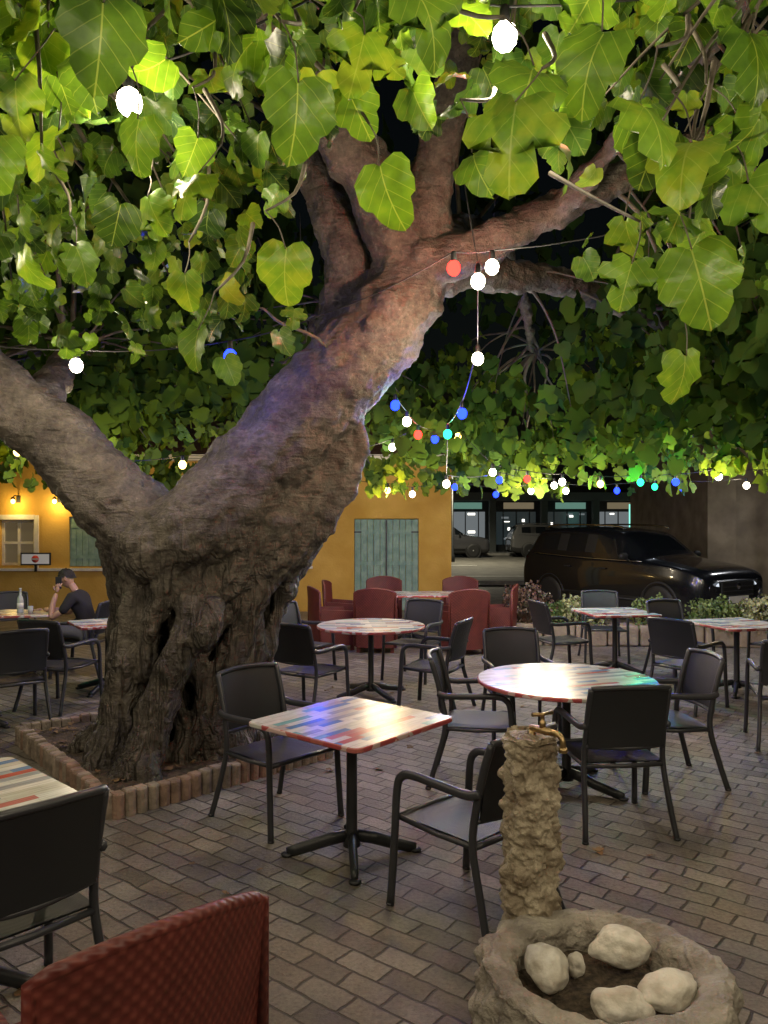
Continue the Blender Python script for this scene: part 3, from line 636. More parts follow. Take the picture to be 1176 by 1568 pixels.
b.obj('brick_planter_border',[mat('terracotta_brick',(.27,.18,.13),.8,var=.3,vscale=9,bump=.6,bscale=50),mat('weathered_brick',(.27,.22,.17),.85,var=.35,vscale=11,bump=.6,bscale=50)])
b=MB()
def soilf(u,v):
    p=(C[0]*(1-u)+C[1]*u)*(1-v)+(C[3]*(1-u)+C[2]*u)*v
    return (p.x,p.y,.10+.03*noise.noise(p*4)+.015*noise.noise(p*17))
b.grid(soilf,50,50,0); b.obj('soil',[mat('soil_mat',(.07,.052,.035),.95,var=.5,vscale=25,bump=1,bscale=70)])
lt=[];
for i in range(190):
    u,v=rng.uniform(.03,.97,2); p=soilf(u,v); lt.append((p[0],p[1],p[2]+.025))
for i in range(60): lt.append((rng.uniform(-3,3),rng.uniform(2.4,9),.014))
M_dry=mat('dry_leaf',(.16,.10,.045),.8,var=.4,vscale=5)
n=len(lt); build_leaves('fallen_leaves',lt,rng.uniform(.03,.07,n),LOW,None,tips=np.stack([rng.normal(size=n),rng.normal(size=n),rng.normal(size=n)*.1],1),norms=np.stack([rng.normal(size=n)*.2,rng.normal(size=n)*.2,np.ones(n)],1),material=M_dry)

# ------------------------------------------------------------ stone fountain
fo=empty('stone_fountain')
M_rock=mat('rough_limestone',(.20,.155,.10),.6,c2=(.46,.40,.29),vscale=9,bump=1,bscale=45,detail=8)
M_cem=mat('cement_rim',(.20,.175,.14),.6,c2=(.38,.35,.29),vscale=9,bump=1,bscale=50,detail=9)
b=MB(); px,py=.605,3.18
def pil(u,v):
    a=2*math.pi*u; z=.15+.83*v; q=Vector((math.cos(a)*.13,math.sin(a)*.13,z))
    d=noise.voronoi(q*15)[0]; d2=noise.voronoi(q*34+Vector((3,1,2)))[0]
    r=.112+.010*(1-v)+.05*(.42-d[0])+.022*(.4-d2[0])+.02*noise.noise(q*9)+.008*noise.noise(q*60)
    return (px+r*math.cos(a),py+r*math.sin(a),z)
b.grid(pil,120,200,0)
b.grid(lambda u,v:(px+(1-v)*.118*math.cos(2*math.pi*u),py+(1-v)*.118*math.sin(2*math.pi*u),.962+.022*v+.012*noise.noise(Vector((u*9,v*5,1)))),40,8,0)
b.obj('pillar',[M_rock],fo)
b=MB(); bx,by=.775,2.72
prof=[(.47,-.0),(.475,.08),(.465,.16),(.455,.22),(.45,.262),(.43,.285),(.39,.295),(.355,.292),(.325,.28),(.305,.25),(.30,.2),(.295,.16)]
def bas(u,v):
    t=v*(len(prof)-1); i=min(int(t),len(prof)-2); f=t-i
    r=prof[i][0]*(1-f)+prof[i+1][0]*f; z=prof[i][1]*(1-f)+prof[i+1][1]*f
    a=2*math.pi*u; q=Vector((math.cos(a)*r,math.sin(a)*r,z))
    k=1 if v<.4 else .45
    d=noise.voronoi(q*11)[0]; r+=k*(.07*(.35-d[0]))+.02*noise.noise(q*8)+.010*noise.noise(q*35)
    z+=(.018*noise.noise(q*7)+.010*noise.noise(q*26)) if z>.05 else 0
    return (bx+r*math.cos(a),by+r*.94*math.sin(a),z)
b.grid(bas,220,90,0)
bo=b.obj('basin',[M_cem],fo)
b=MB(); b.grid(lambda u,v:(bx+.32*(v)*math.cos(2*math.pi*u),by+.30*v*math.sin(2*math.pi*u),.185+.02*noise.noise(Vector((v*math.cos(6.28*u)*3,v*math.sin(6.28*u)*3,2)))),40,14,0)
b.obj('basin_soil',[mat('basin_soil_mat',(.08,.06,.04),.95,var=.5,vscale=40,bump=1,bscale=90)],fo)
def rock(c,d,rz,seed,mb,tilt=0):
    bm=bmesh.new(); bmesh.ops.create_icosphere(bm,subdivisions=5,radius=1)
    Mx=Matrix.Translation(c)@Matrix.Rotation(rz,4,'Z')@Matrix.Rotation(tilt,4,'Y')
    V=[]
    for v in bm.verts:
        p=v.co; k=1+.28*noise.noise(p*1.0+Vector((seed,0,0)))+.07*noise.noise(p*2.6+Vector((seed,3,0)))+.012*noise.noise(p*14)
        V.append((p.x*d[0]*k,p.y*d[1]*k,p.z*d[2]*k))
    mb.add(V,[tuple(q.index for q in f.verts) for f in bm.faces],0,True,Mx); bm.free()
b=MB()
rock((.585,2.74,.27),(.072,.10,.07),.25,1,b,.2)
rock((.875,2.87,.27),(.11,.075,.065),-.25,2,b,-.15)
rock((.79,2.55,.25),(.10,.06,.055),.1,3,b,.1)
rock((.965,2.62,.26),(.115,.075,.055),.35,4,b,.0)
rock((.70,2.81,.235),(.033,.033,.04),.5,5,b)
b.obj('white_stones',[mat('white_stone',(.46,.42,.34),.65,c2=(.72,.70,.62),vscale=14,bump=.7,bscale=26,detail=8)],fo)
M_brass=mat('brass',(.42,.30,.15),.35,metal=1,var=.3,vscale=30)
b=MB(); tz=.985; tx0,ty0=px+.04,py-.05
b.tube([(tx0-.04,ty0+.04,tz+.02),(tx0,ty0,tz+.02),(tx0+.03,ty0-.035,tz+.02)],[.014,.016,.014],12)
b.tube(bez([(tx0+.02,ty0-.025,tz+.02),(tx0+.05,ty0-.055,tz+.018),(tx0+.065,ty0-.07,tz-.005),(tx0+.067,ty0-.072,tz-.04)],4),[.012]*13,12)
b.lathe([(.017,0),(.019,.01),(.017,.02)],8,c=(tx0+.067,ty0-.072,tz-.05))
b.lathe([(.013,0),(.013,.03),(.009,.034),(.009,.055),(.012,.06)],12,c=(tx0+.0,ty0,tz+.025))
b.tube([(tx0-.045,ty0-.02,tz+.088),(tx0,ty0,tz+.085),(tx0+.045,ty0+.02,tz+.088)],[.009,.006,.009],8)
b.lathe([(.022,-.04),(.022,-.03),(.014,-.02),(.014,.03)],12,c=(tx0-.035,ty0+.035,tz))
b.obj('brass_tap',[M_brass],fo)

# ------------------------------------------------------------ yellow building
M_yel=mat('ochre_plaster',(.52,.31,.055),.85,c2=(.66,.42,.10),vscale=1.6,bump=.3,bscale=25,detail=8)
M_shut=mat('teal_shutter',(.17,.29,.25),.7,c2=(.27,.40,.35),vscale=8,bump=.2,bscale=30)
M_white=mat('white_trim',(.7,.68,.62),.6,var=.1)
M_glass=mat('window_glass',(.04,.05,.05),.08,spec=.8,emit=(1,.7,.35),es=.08)
M_tile=mat('roof_tile',(.28,.13,.08),.8,var=.3)
house=empty('yellow_house')
def wall_holes(b,x0,x1,z0,z1,holes,y,depth,mi=0):
    xs=sorted({x0,x1}|{h[0] for h in holes}|{h[1] for h in holes}); zs=sorted({z0,z1}|{h[2] for h in holes}|{h[3] for h in holes})
    for i in range(len(xs)-1):
        for j in range(len(zs)-1):
            cx=(xs[i]+xs[i+1])/2; cz=(zs[j]+zs[j+1])/2
            if any(h[0]<cx<h[1] and h[2]<cz<h[3] for h in holes): continue
            b.add([(xs[i],y,zs[j]),(xs[i+1],y,zs[j]),(xs[i+1],y,zs[j+1]),(xs[i],y,zs[j+1])],[(0,1,2,3)],mi,False)
    for h in holes:
        a,c,d,e=h
        b.add([(a,y,d),(c,y,d),(c,y,e),(a,y,e),(a,y+depth,d),(c,y+depth,d),(c,y+depth,e),(a,y+depth,e)],[(0,4,5,1),(1,5,6,2),(2,6,7,3),(3,7,4,0)],mi,False)
HY=16.0
holes=[(-.62,.72,0,1.93),(-8.0,-7.28,.95,1.9),(-6.55,-5.5,.93,1.97),(-2.2,-1.55,.95,1.95),(-11.5,-10.5,.93,1.95)]
b=MB(); wall_holes(b,-16,1.40,0,3.3,holes,HY,.22)
b.add([(1.40,HY,0),(1.40,HY+6,0),(1.40,HY+6,3.3),(1.40,HY,3.3)],[(0,1,2,3)],0,False)
b.add([(1.40,HY+6,0),(-16,HY+6,0),(-16,HY+6,3.3),(1.40,HY+6,3.3)],[(0,1,2,3)],0,False); b.add([(-16,HY,0),(-16,HY,3.3),(-16,HY+6,3.3),(-16,HY+6,0)],[(0,1,2,3)],0,False)
b.obj('walls',[M_yel],house)
b=MB()
for k in range(10):
    x=-.615+.1335*k; b.box((x+.065,HY+.06,.965),(.124,.03,1.9),0)
for z in (.35,1.0,1.65):
    b.box((-.29,HY+.04,z),(.6,.02,.08),0); b.box((.39,HY+.04,z),(.6,.02,.08),0)
for a,c,d,e in (holes[2],holes[4],holes[3]):
    nn_=int((c-a)/.125)
    for k in range(nn_): b.box((a+(k+.5)*(c-a)/nn_,HY+.06,(d+e)/2),((c-a)/nn_-.008,.03,e-d-.02),0)
    for z in (d+.2,e-.2): b.box(((a+c)/2,HY+.04,z),(c-a-.06,.02,.07),0)
b.obj('shutters',[M_shut],house)
b=MB(); b.box((.05,HY+.03,1.0),(.03,.05,1.8),0)
for x,z in ((-.55,.35),(-.55,1.65),(.65,.35),(.65,1.65)): b.box((x,HY+.025,z),(.16,.01,.03))
b.obj('door_ironwork',[M_black],house)
b=MB(); b.box((-7.64,HY+.16,1.425),(.7,.02,.93),0); b.obj('window_pane',[M_glass],house)
b=MB()
a,c,d,e=holes[1]
for x in (a+.03,c-.03,(a+c)/2): b.box((x,HY+.12,(d+e)/2),(.05,.04,e-d-.002),0)
for z in (d+.03,e-.03,(d+e)/2): b.box(((a+c)/2,HY+.118,z),(c-a-.004,.035,.05),0)
b.box((a-.06,HY-.015,(d+e)/2),(.09,.03,e-d+.2),0); b.box((c+.06,HY-.015,(d+e)/2),(.09,.03,e-d+.2),0); b.box(((a+c)/2,HY-.018,e+.06),(c-a+.03,.036,.1),0)
b.box((-7.0,HY-.06,.875),(6.0,.14,.055),0); b.box((-1.88,HY-.05,.92),(.8,.12,.05),0)
b.obj('window_trim',[M_white],house)
b=MB()
b.add([(-16.4,HY-.5,3.2),(1.8,HY-.5,3.2),(1.8,HY+3,4.4),(-16.4,HY+3,4.4)],[(0,1,2,3)],0,False); b.add([(-16.4,HY-.5,3.12),(1.8,HY-.5,3.12),(1.8,HY+6.5,3.12),(-16.4,HY+6.5,3.12)],[(3,2,1,0)],1,False)
b.add([(-16.4,HY+6.5,3.2),(1.8,HY+6.5,3.2),(1.8,HY+3,4.4),(-16.4,HY+3,4.4)],[(3,2,1,0)],0,False); b.box((-7.3,HY-.5,3.16),(18.2,.05,.12),1)
b.obj('roof',[M_tile,M_white],house)
def wall_lamp(x,z,W,c='w',y=HY):
    r=empty('wall_lamp',(x,y,z)); b=MB(); b.box((0,-.01,.05),(.08,.02,.14)); b.tube([(0,-.02,.1),(0,-.16,.13),(0,-.24,.09)],.01,8); b.lathe([(.05,.05),(.03,.085),(.012,.09)],12,c=(0,-.24,0)); b.obj('bracket',[M_black],r)
    m=MB(); v,f=ico(R,(0,-.24,0)); m.add(v,f,0); m.obj('globe',[globe_mat(c)],r); bulb_light(c,W,(0,-.24,0),r)
wall_lamp(-7.6,2.28,4,'y'); wall_lamp(-6.75,2.28,4,'y')
sg=empty('notice_sign',(-7.15,15.8,.0)); b=MB(); b.box((0,0,1.10),(.62,.03,.26)); bevel(b.obj('frame',[M_black],sg),.004); b=MB(); b.box((0,-.018,1.10),(.56,.01,.2)); b.obj('panel',[mat('sign_white',(.75,.75,.72),.5,emit=(1,1,1),es=.1)],sg)
b=MB(); b.lathe([(.075,0),(.075,.004)],24,M=Matrix.Translation((0,-.0235,1.10))@Matrix.Rotation(math.pi/2,4,'X')); b.box((0,-.030,1.10),(.12,.002,.03),1); b.obj('emblem',[mat('sign_red',(.6,.05,.04),.5),M_white],sg)
b=MB(); b.box((0,0,.92),(.05,.03,.16)); b.obj('stand',[M_black],sg)

# ------------------------------------------------------------ right-hand building, far shops
rb=empty('stone_building'); M_st=mat('tan_render',(.36,.29,.20),.85,var=.25,vscale=2,bump=.3)
b=MB(); b.box((12,22,2.2),(8,6,4.4)); b.box((8.3,18.95,2.2),(.7,.1,4.4)); b.obj('walls',[M_st],rb); b=MB(); b.box((10.4,18.98,1.5),(1.6,.04,3.0)); b.box((13.4,18.98,1.3),(1.8,.04,1.3)); b.obj('shutter_door',[mat('grey_door',(.14,.15,.15),.6,var=.1)],rb); b=MB(); b.box((12,22,4.5),(8.6,6.6,.2)); b.obj('roof_slab',[M_white],rb)
sh=empty('shop_building'); M_dark=mat('dark_facade',(.06,.06,.06),.7,var=.2); M_colm=mat('column_paint',(.24,.26,.25),.7)
b=MB(); b.box((10,52,5),(60,10,10)); b.obj('walls',[M_dark],sh)
b=MB()
for k in range(16): b.box((-9+k*3.1,46.2,1.6),(.38,.4,3.2))
b.box((10,46.3,3.4),(60,.6,.5)); b.obj('arcade_columns',[M_colm],sh)
b=MB()
M_shop=mat('shop_window',(.05,.06,.06),.2,emit=(.85,.95,1.0),es=.16); M_shop2=mat('shop_lit',(.1,.1,.1),.3,emit=(1,.95,.85),es=3.0); M_dim=mat('shop_dim',(.04,.05,.05),.15,emit=(.5,.7,.75),es=.03)
for m_ in (M_shop,M_shop2,M_dim): m_.cycles.emission_sampling='NONE'
rs=random.Random(5)
for k in range(15):
    x=-7.45+k*3.1; b.box((x,46.95,1.5),(2.4,.06,2.0),0 if k%3==1 else 2)
    for q in range(9 if k%2 else 6): b.box((x+rs.uniform(-1.0,1.0),46.9-.002*q,rs.uniform(.8,2.4)),(rs.uniform(.08,.45),.06,rs.uniform(.04,.2)),1 if rs.random()<.6 else 0)
    for j in range(3): b.box((x-.8+j*.8,46.84,1.5),(.06,.06,2.0),3)
b.obj('shop_windows',[M_shop,M_shop2,M_dim,M_black],sh)
b=MB()
for k in (3,4,5,6,7,8): b.box((-7.45+k*3.1,46.0,2.85),(1.8,.06,.38),k%2)
fa,fb=mat('fascia_a',(.05,.2,.15),.4,emit=(.5,1,.8),es=.2),mat('fascia_b',(.3,.25,.1),.4,emit=(1,.8,.5),es=.15)
for m_ in (fa,fb): m_.cycles.emission_sampling='NONE'
b.obj('shop_fascia',[fa,fb],sh)
sgn=empty('lit_shop_sign',(13.2,40,0)); b=MB(); b.tube([(0,0,0),(0,0,2.4)],.06,10); b.obj('post',[M_black],sgn); b=MB(); b.box((0,0,2.2),(.9,.12,1.2)); b.obj('panel',[mat('sign_lit',(.1,.3,.3),.4,emit=(.3,1,.8),es=1.2)],sgn); b=MB()
for z in (1.9,2.2,2.5): b.box((0,-.07,z),(.6,.02,.1))
b.obj('lettering',[mat('letters',(.8,.8,.8),.5,emit=(1,1,1),es=3)],sgn)
def street_lamp(x,y,h,W,c=(1,.9,.66)):
    r=empty('street_lamp',(x,y,0)); b=MB(); b.lathe([(.12,0),(.12,.3),(.06,.4),(.045,h)],12); b.tube(bez([(0,0,h-.05),(0,-.3,h+.25),(0,-1.1,h+.3)],4),.035,8); b.box((0,-1.25,h+.29),(.22,.6,.1)); b.obj('pole',[M_black],r)
    b=MB(); b.box((0,-1.25,h+.225),(.16,.45,.02)); lm=mat('lamp_lens',(.8,.8,.7),.4,emit=(1,.86,.6),es=20); lm.cycles.emission_sampling='NONE'; b.obj('lens',[lm],r)
    l=bpy.data.lights.new('lamp_light','SPOT'); l.energy=W*4; l.color=c; l.spot_size=math.radians(150); l.spot_blend=.6; l.shadow_soft_size=.12; o=bpy.data.objects.new('lamp_light',l); o.location=(0,-1.25,h+.19); link(o,r)
street_lamp(3.2,36,5.5,700); street_lamp(15,30,5.5,300); street_lamp(9.3,16.6,4.4,60,(.92,.94,1))  # last lamp is added out of view to light the car and right-hand building

# ------------------------------------------------------------ car (front = +X local)
def make_car(name,x,y,hx,hy,col_):
    r=empty(name,(x,y,0),math.atan2(hy,hx)); r.scale=(1,1,1.05)
    paint=mat('car_paint',col_,.22,spec=.4,coat=.8); glass=mat('car_glass',(.008,.010,.012),.04,spec=.6); blk=mat('car_trim',(.012,.012,.012),.6); chrome=mat('chrome',(.75,.76,.8),.15,metal=1)
    S=[(2.30,.34,.45,.74,.80,.66,.70,.55),(2.27,.26,.42,.84,.91,.80,.80,.62),(2.12,.22,.42,.93,.99,.89,.86,.64),(1.8,.20,.45,1.0,1.05,.92,.89,.64),(1.4,.20,.48,1.04,1.10,.93,.90,.64),(1.05,.20,.5,1.06,1.14,.93,.90,.64),
       (.95,.20,.5,1.06,1.20,.93,.90,.64),(.40,.20,.5,1.07,1.57,.93,.90,.66),(.32,.20,.5,1.07,1.60,.93,.90,.66),(-.3,.20,.5,1.08,1.66,.93,.90,.67),(-.36,.20,.5,1.08,1.665,.93,.90,.67),(-1.1,.20,.5,1.10,1.67,.93,.90,.67),(-1.16,.20,.5,1.10,1.668,.93,.90,.67),(-1.80,.20,.5,1.12,1.64,.93,.89,.65),(-2.02,.22,.52,1.13,1.60,.92,.88,.64),(-2.20,.26,.55,1.12,1.22,.90,.86,.66),(-2.26,.28,.55,1.05,1.10,.88,.84,.64),(-2.30,.34,.58,.85,.90,.82,.80,.6)]
    rings=[]
    for (X,zb,zs,zl,zt,ws,wl,wt) in S:
        up_=zt-zl; e=min(.05,up_*.3)
        h=[(ws*.88,zb),(ws*.985,zb+.03),(ws,zs),(ws+.015,zs+.1),(ws+.012,zl-.2),(wl+.012,zl-.1),(wl,zl-.02),(wl-.02,zl),((wl-.025)*.93+wt*.07,zl+e),((wl-.02)*.1+(wt+.02)*.9,zt-e),(wt-.01,zt-e*.35),(wt-.10,zt-e*.05),(wt*.4,zt+.008)]
        rings.append([(X,-a,z) for a,z in h]+[(X,0,zt+.012)]+[(X,a,z) for a,z in reversed(h)])
    n=len(rings[0]); V=[p for q in rings for p in q]; b=MB(); b.v=list(V)
    for i in range(len(rings)-1):
        for k in range(n-1):
            kk=k if k<n//2 else n-2-k
            mi=0
            if kk==8 and i in (6,8,10,12): mi=1
            if kk==8 and i in (9,11): mi=2
            if i in (6,) and 9<=kk: mi=1
            if i==14 and 9<=kk: mi=1
            if kk in (0,1): mi=2
            b.f.append((i*n+k,i*n+k+1,(i+1)*n+k+1,(i+1)*n+k)); b.m.append(mi); b.s.append(True)
    b.f.append(tuple(range(n))); b.m.append(0); b.s.append(True); q=(len(rings)-1)*n; b.f.append(tuple(q+k for k in range(n-1,-1,-1))); b.m.append(0); b.s.append(True)
    o=b.obj('body',[paint,glass,blk],r); sb=o.modifiers.new('sub','SUBSURF'); sb.levels=2; sb.render_levels=2
    b=MB(); rim=mat('alloy',(.35,.35,.36),.3,metal=1)
    for wx in (1.42,-1.38):
        for s in (-1,1):
            Mx=Matrix.Translation((wx,s*.83,.35))@Matrix.Rotation(-s*math.pi/2,4,'X')
            b.lathe([(.20,.0),(.34,.0),(.35,.05),(.35,.10),(.33,.125),(.24,.125)],32,0,M=Mx)
            b.lathe([(.42,-.05),(.425,.105),(.405,.118),(.37,.10)],32,0,M=Mx)
            b.lathe([(.235,.09),(.235,.12),(.22,.118),(.21,.09)],32,1,M=Mx)
            for k in range(5): b.box((.12*math.cos(k*1.2566),.12*math.sin(k*1.2566),.105),(.2,.045,.02),1,rz=k*1.2566,M=Mx)
            b.lathe([(.05,.1),(.045,.13)],12,1,M=Mx)
    b.obj('wheels',[blk,rim],r)
    b=MB()
    for s in (-1,1):
        b.grid(lambda u,v:(2.315-.30*u*u-.03*v-.02*u,s*(.48+.40*u),.72+.12*v+.05*u*(1-.4*v)),8,4,0)
        for q in (.58,.68,.77): b.lathe([(.032,0),(.035,.01),(.015,.015)],12,1,M=Matrix.Translation((2.30-.30*((q-.48)/.4)**2,s*q,.79))@Matrix.Rotation(math.pi/2,4,'Y'))
        b.grid(lambda u,v:(-2.27+.12*u,s*(.50+.38*u),.92+.15*v),4,3,2)
        b.tube([(.72,s*.9,1.09),(.70,s*1.0,1.13)],.02,6,3); b.lathe([(.03,-.06),(.08,-.03),(.09,.03),(.05,.07)],12,3,c=(.7,s*1.02,1.16),sx=.6,sy=1.2)
        for zx in (.2,-.75): b.box((zx-.1,s*.955,.93),(.16,.02,.025),3)
        b.tube(bez([(.35,s*.62,1.64),(.2,s*.62,1.69),(-.6,s*.62,1.72),(-1.5,s*.61,1.71),(-1.8,s*.60,1.66)],4),.018,6,1)
        b.tube(bez([(1.0,s*.905,1.085),(.3,s*.905,1.09),(-.8,s*.905,1.11),(-1.9,s*.885,1.15)],4),.009,6,1)
        b.tube([(1.0,s*.95,.42),(-1.0,s*.95,.42)],.02,6,3)
    b.obj('lights_mirrors',[mat('headlamp_glass_glint',(.5,.52,.55),.12,spec=.9,var=.2,emit=(.8,.9,1),es=.8),chrome,mat('tail_lamp',(.3,.02,.02),.2),blk],r)  # headlamps are off; the emission paints a glint on their glass
    b=MB(); b.box((2.315,0,.62),(.03,.84,.34),0)
    for z in (.5,.57,.64,.71): b.box((2.333,0,z),(.015,.80,.012),1)
    b.box((2.345,0,.50),(.012,.52,.11),2); b.lathe([(.05,0),(.05,.012)],20,1,M=Matrix.Translation((2.335,0,.72))@Matrix.Rotation(math.pi/2,4,'Y'))
    b.box((2.28,.62,.42),(.04,.3,.14),0); b.box((2.28,-.62,.42),(.04,.3,.14),0)
    b.obj('grille_plate',[blk,chrome,M_white],r)
make_car('parked_car',4.95,15.3,.5,-.866,(.006,.007,.009))
make_car('parked_car',3.2,41,1,.05,(.05,.05,.055))
make_car('parked_car',9.0,41.5,1,.02,(.10,.10,.10))

# ------------------------------------------------------------ stone trough with shrubs
b=MB(); nseg=9
for k in range(nseg):
    x=1.95+k*.47; b.box((x+.22,11.75+random.uniform(-.02,.02)-.03*k,.16),(.45,.42,.32+random.uniform(-.02,.02)),0,rz=random.uniform(-.03,.03)-.05)
bevel(b.obj('stone_planter_wall',[mat('planter_stone',(.26,.19,.14),.85,c2=(.36,.29,.22),vscale=6,bump=.6,bscale=25)]),.03,3)
M_sh=mat('shrub_green',(.06,.10,.03),.6,c2=(.18,.24,.07),vscale=8); M_sh2=mat('shrub_dark',(.05,.045,.03),.6,c2=(.14,.07,.05),vscale=8); M_sh3=mat('shrub_pale',(.18,.20,.09),.6,c2=(.36,.36,.18),vscale=9)
for (x,y,z,sx,sz,m) in [(2.2,11.75,.58,.42,.34,M_sh2),(3.08,11.7,.50,.42,.26,M_sh3),(4.1,11.65,.48,.36,.24,M_sh),(4.95,11.5,.48,.42,.26,M_sh),(2.65,11.8,.45,.24,.18,M_sh),(5.6,11.4,.5,.36,.26,M_sh3)]:
    n=1100; q=rng.normal(size=(n,3)); q/=np.linalg.norm(q,axis=1,keepdims=True); q*=rng.uniform(.5,1,(n,1))*(1+.2*np.sin(q[:,:1]*7)); q*=np.array([sx,sx*.8,sz]); 
    rt_=empty('shrub',(x,y,z))
    build_leaves('leaves',q,rng.uniform(.03,.055,n),[LOW[2],LOW[3]],rt_,tips=rng.normal(size=(n,3)),material=m)
    b=MB()
    for k in range(8):
        a=random.uniform(0,6.28); b.tube([(0,0,-sz-.05),(math.cos(a)*sx*.4,math.sin(a)*sx*.4,0),(math.cos(a)*sx*.7,math.sin(a)*sx*.7,sz*.6)],.006,5)
    b.obj('stems',[M_twig],rt_)

# ------------------------------------------------------------ bottle on the far table
b=MB(); b.lathe([(.034,0),(.037,.01),(.037,.15),(.03,.185),(.015,.215),(.013,.28),(.016,.285),(.016,.30)],20,0); b.lathe([(.0378,.05),(.0378,.12)],20,1)
b.obj('glass_bottle',[mat('bottle_glass',(.45,.5,.48),.08,spec=.9),M_white],None,(-4.42,9.35,.754))
b=MB(); b.lathe([(.025,0),(.032,.09),(.03,.09),(.024,.01)],16,0); b.obj('drinking_glass',[bpy.data.materials['bottle_glass']],None,(-4.25,9.25,.754))

# ------------------------------------------------------------ seated man
man=empty('seated_man')
M_skin=mat('skin',(.42,.25,.17),.5); M_shirt=mat('black_tshirt',(.015,.015,.017),.85,bump=.2,bscale=30); M_jean=mat('grey_trousers',(.12,.13,.14),.8,bump=.2,bscale=40); M_hair=mat('dark_hair',(.012,.009,.007),.6,bump=.8,bscale=90); M_shoe=mat('shoe',(.05,.05,.05),.6)
def skin(name,verts,edges,rad,m,root=0,sub=2):
    me=bpy.data.meshes.new(name); me.from_pydata(verts,edges,[]); me.materials.append(m)
    o=bpy.data.objects.new(name,me); link(o,man); o.modifiers.new('skin','SKIN')
    for i,r in enumerate(rad):
        sv=me.skin_vertices[0].data[i]; sv.radius=(r,r) if not isinstance(r,tuple) else r; sv.use_root=(i==root)
    s=o.modifiers.new('sub','SUBSURF'); s.levels=sub; s.render_levels=sub
    o.modifiers['skin'].use_smooth_shade=True
    return o
mx,my=-3.60,9.40
V=[(mx,my,.52),(mx-.03,my,.66),(mx-.08,my,.82),(mx-.14,my,.95),(mx-.18,my,1.01),
   (mx-.15,my-.17,.945),(mx-.20,my-.22,.84),(mx-.26,my-.235,.76),(mx-.15,my+.17,.945),(mx-.20,my+.22,.84),(mx-.26,my+.23,.76)]
skin('tshirt',V,[(0,1),(1,2),(2,3),(3,4),(3,5),(5,6),(6,7),(3,8),(8,9),(9,10)],[(.15,.12),(.145,.11),(.16,.115),(.14,.10),.06,.07,.058,.055,.07,.058,.055],M_shirt)
V=[(mx-.15,my,.98),(mx-.20,my,1.06),(mx-.24,my,1.12)]
skin('neck',V,[(0,1),(1,2)],[.05,.047,.05],M_skin)
def arm(nm,pts,rads,fdir,side):
    V=list(pts); E=[(i,i+1) for i in range(len(pts)-1)]; skin(nm,V,E,rads,M_skin)
    w_=Vector(pts[-1]); f=Vector(fdir).normalized(); s=Vector(side).normalized(); nrm=f.cross(s)
    skin(nm+'_palm',[tuple(w_),tuple(w_+f*.045),tuple(w_+f*.085)],[(0,1),(1,2)],[(.024,.018),(.036,.017),(.036,.014)],M_skin,sub=1)
    for k,L in enumerate((.065,.075,.07,.055)):
        a=w_+f*.075+s*(-.03+.02*k); skin(nm+'_finger_%d'%(k+1),[tuple(a),tuple(a+f*L*.5+nrm*.006),tuple(a+f*L*.95+nrm*.025)],[(0,1),(1,2)],[.009,.0085,.007],M_skin,sub=1)
    a=w_+f*.03-s*.028; skin(nm+'_thumb',[tuple(a),tuple(a+f*.03-s*.022),tuple(a+f*.06-s*.028)],[(0,1),(1,2)],[.011,.010,.008],M_skin,sub=1)
arm('near_arm',[(mx-.24,my-.23,.80),(mx-.36,my-.25,.70),(mx-.37,my-.20,.84),(mx-.345,my-.135,1.0)],[.045,.042,.038,.027],(.12,.25,1),(1,-.2,0))
arm('far_arm',[(mx-.24,my+.22,.80),(mx-.34,my+.2,.73),(mx-.48,my+.1,.775),(mx-.58,my+.03,.785)],[.045,.042,.036,.027],(-1,-.3,0),(0,1,0))
V=[(mx,my,.53),(mx-.06,my-.10,.53),(mx-.30,my-.15,.56),(mx-.50,my-.16,.55),(mx-.52,my-.16,.35),(mx-.50,my-.16,.09),(mx-.06,my+.10,.53),(mx-.30,my+.14,.55),(mx-.52,my+.15,.53),(mx-.42,my+.15,.33),(mx-.36,my+.15,.09)]
skin('trousers',V,[(0,1),(1,2),(2,3),(3,4),(4,5),(0,6),(6,7),(7,8),(8,9),(9,10)],[.13,.11,.09,.075,.065,.05,.11,.09,.075,.065,.05],M_jean)
for (fx_,fy_) in ((mx-.50,my-.16),(mx-.36,my+.15)):
    skin('shoe',[(fx_+.05,fy_,.05),(fx_-.05,fy_,.045),(fx_-.17,fy_,.035)],[(0,1),(1,2)],[.045,.045,.033],M_shoe,sub=1)
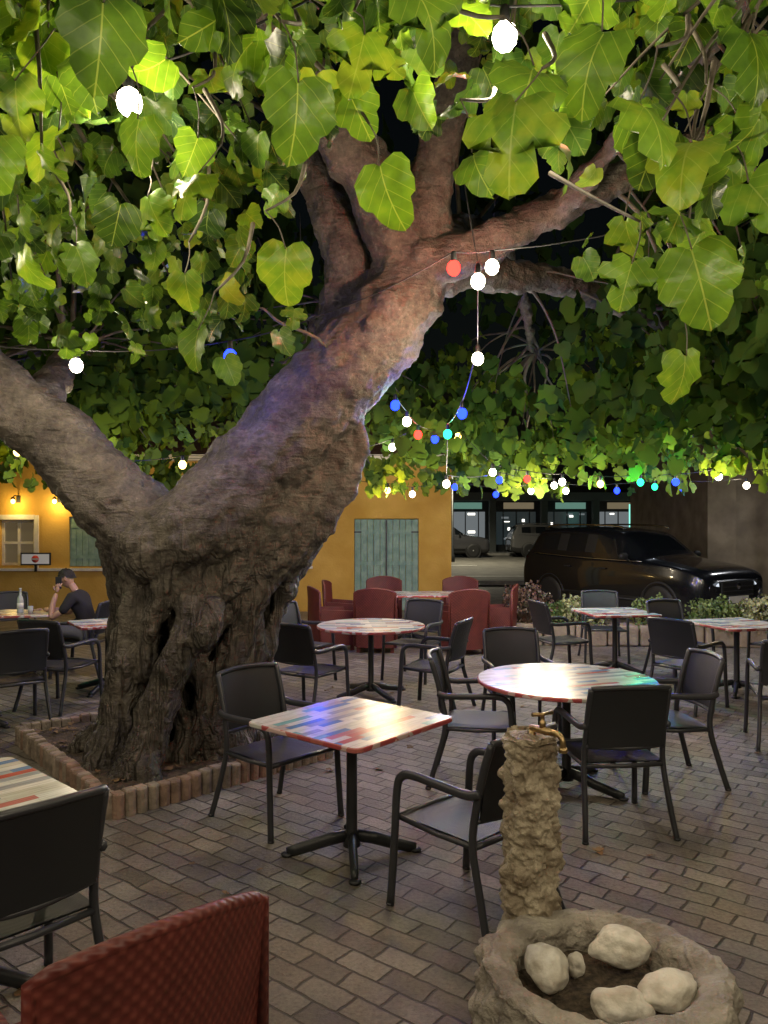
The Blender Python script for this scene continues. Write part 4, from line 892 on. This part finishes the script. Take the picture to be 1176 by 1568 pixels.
def head():
    c=Vector((mx-.27,my,1.165)); Mx=Matrix.Translation(c)@Matrix.Rotation(math.radians(-22),4,'Y')
    b=MB()
    def f(u,v):
        th=2*math.pi*u; ph=math.pi*v; x=-math.cos(th)*math.sin(ph); y=math.sin(th)*math.sin(ph); z=-math.cos(ph)
        X=x*.095; Y=y*.074; Z=z*.115
        if z<-.1: 
            X*=1-.22*(-z); Y*=1-.3*(-z)
            if x<0: X-=.012*(-z)
            else: X*=.8
        if x<0:
            X-=.024*math.exp(-((y/.16)**2)-((z+.12)/.17)**2)
            X-=.009*math.exp(-((y/.3)**2)-((z+.50)/.10)**2)
            X+=.010*math.exp(-(((abs(y)-.36)/.18)**2)-((z-.08)/.12)**2)
            X-=.006*math.exp(-((y/.6)**2)-((z-.26)/.1)**2)
        return (X,Y,Z)
    b.grid(f,48,40,0,M=Mx)
    for s in (-1,1):
        b.lathe([(.003,-.006),(.022,-.004),(.026,.004),(.018,.008),(.006,.002)],14,0,M=Mx@Matrix.Translation((.012,s*.077,-.005))@Matrix.Rotation(-s*math.pi/2,4,'X'),sx=.7,sy=1.2)
        b.lathe([(.002,0),(.011,.002),(.002,.005)],10,2,M=Mx@Matrix.Translation((-.083,s*.028,.008))@Matrix.Rotation(-math.pi/2,4,'Y'),sx=.6,sy=1)
    def h(u,v):
        th=2*math.pi*u; front=(1+math.cos(th))/2
        lo=.42+.25*front; ph=math.pi*(lo+(1-lo)*v)
        x=-math.cos(th)*math.sin(ph); y=math.sin(th)*math.sin(ph); z=-math.cos(ph)
        k=1.06+.10*noise.noise(Vector((x,y,z))*7)
        return (x*.098*k,y*.078*k,z*.122*k)
    b.grid(h,48,20,1,M=Mx)
    b.obj('head',[M_skin,M_hair,M_black],man)
head()
b=MB(); b.box((mx-.335,my-.098,1.12),(.075,.01,.145)); bevel(b.obj('phone',[M_black],man),.003)

# ------------------------------------------------------------ camera
cd=bpy.data.cameras.new('camera'); cam=bpy.data.objects.new('camera',cd); link(cam)
cam.location=(0,0,1.85); cam.rotation_euler=(math.radians(90),0,0)
cd.sensor_width=36; cd.lens=27.05; cd.shift_y=.0102; cd.clip_end=500; cd.clip_start=.05
scene.camera=cam
scene.view_settings.view_transform='Standard'; scene.view_settings.look='None'; scene.view_settings.exposure=0
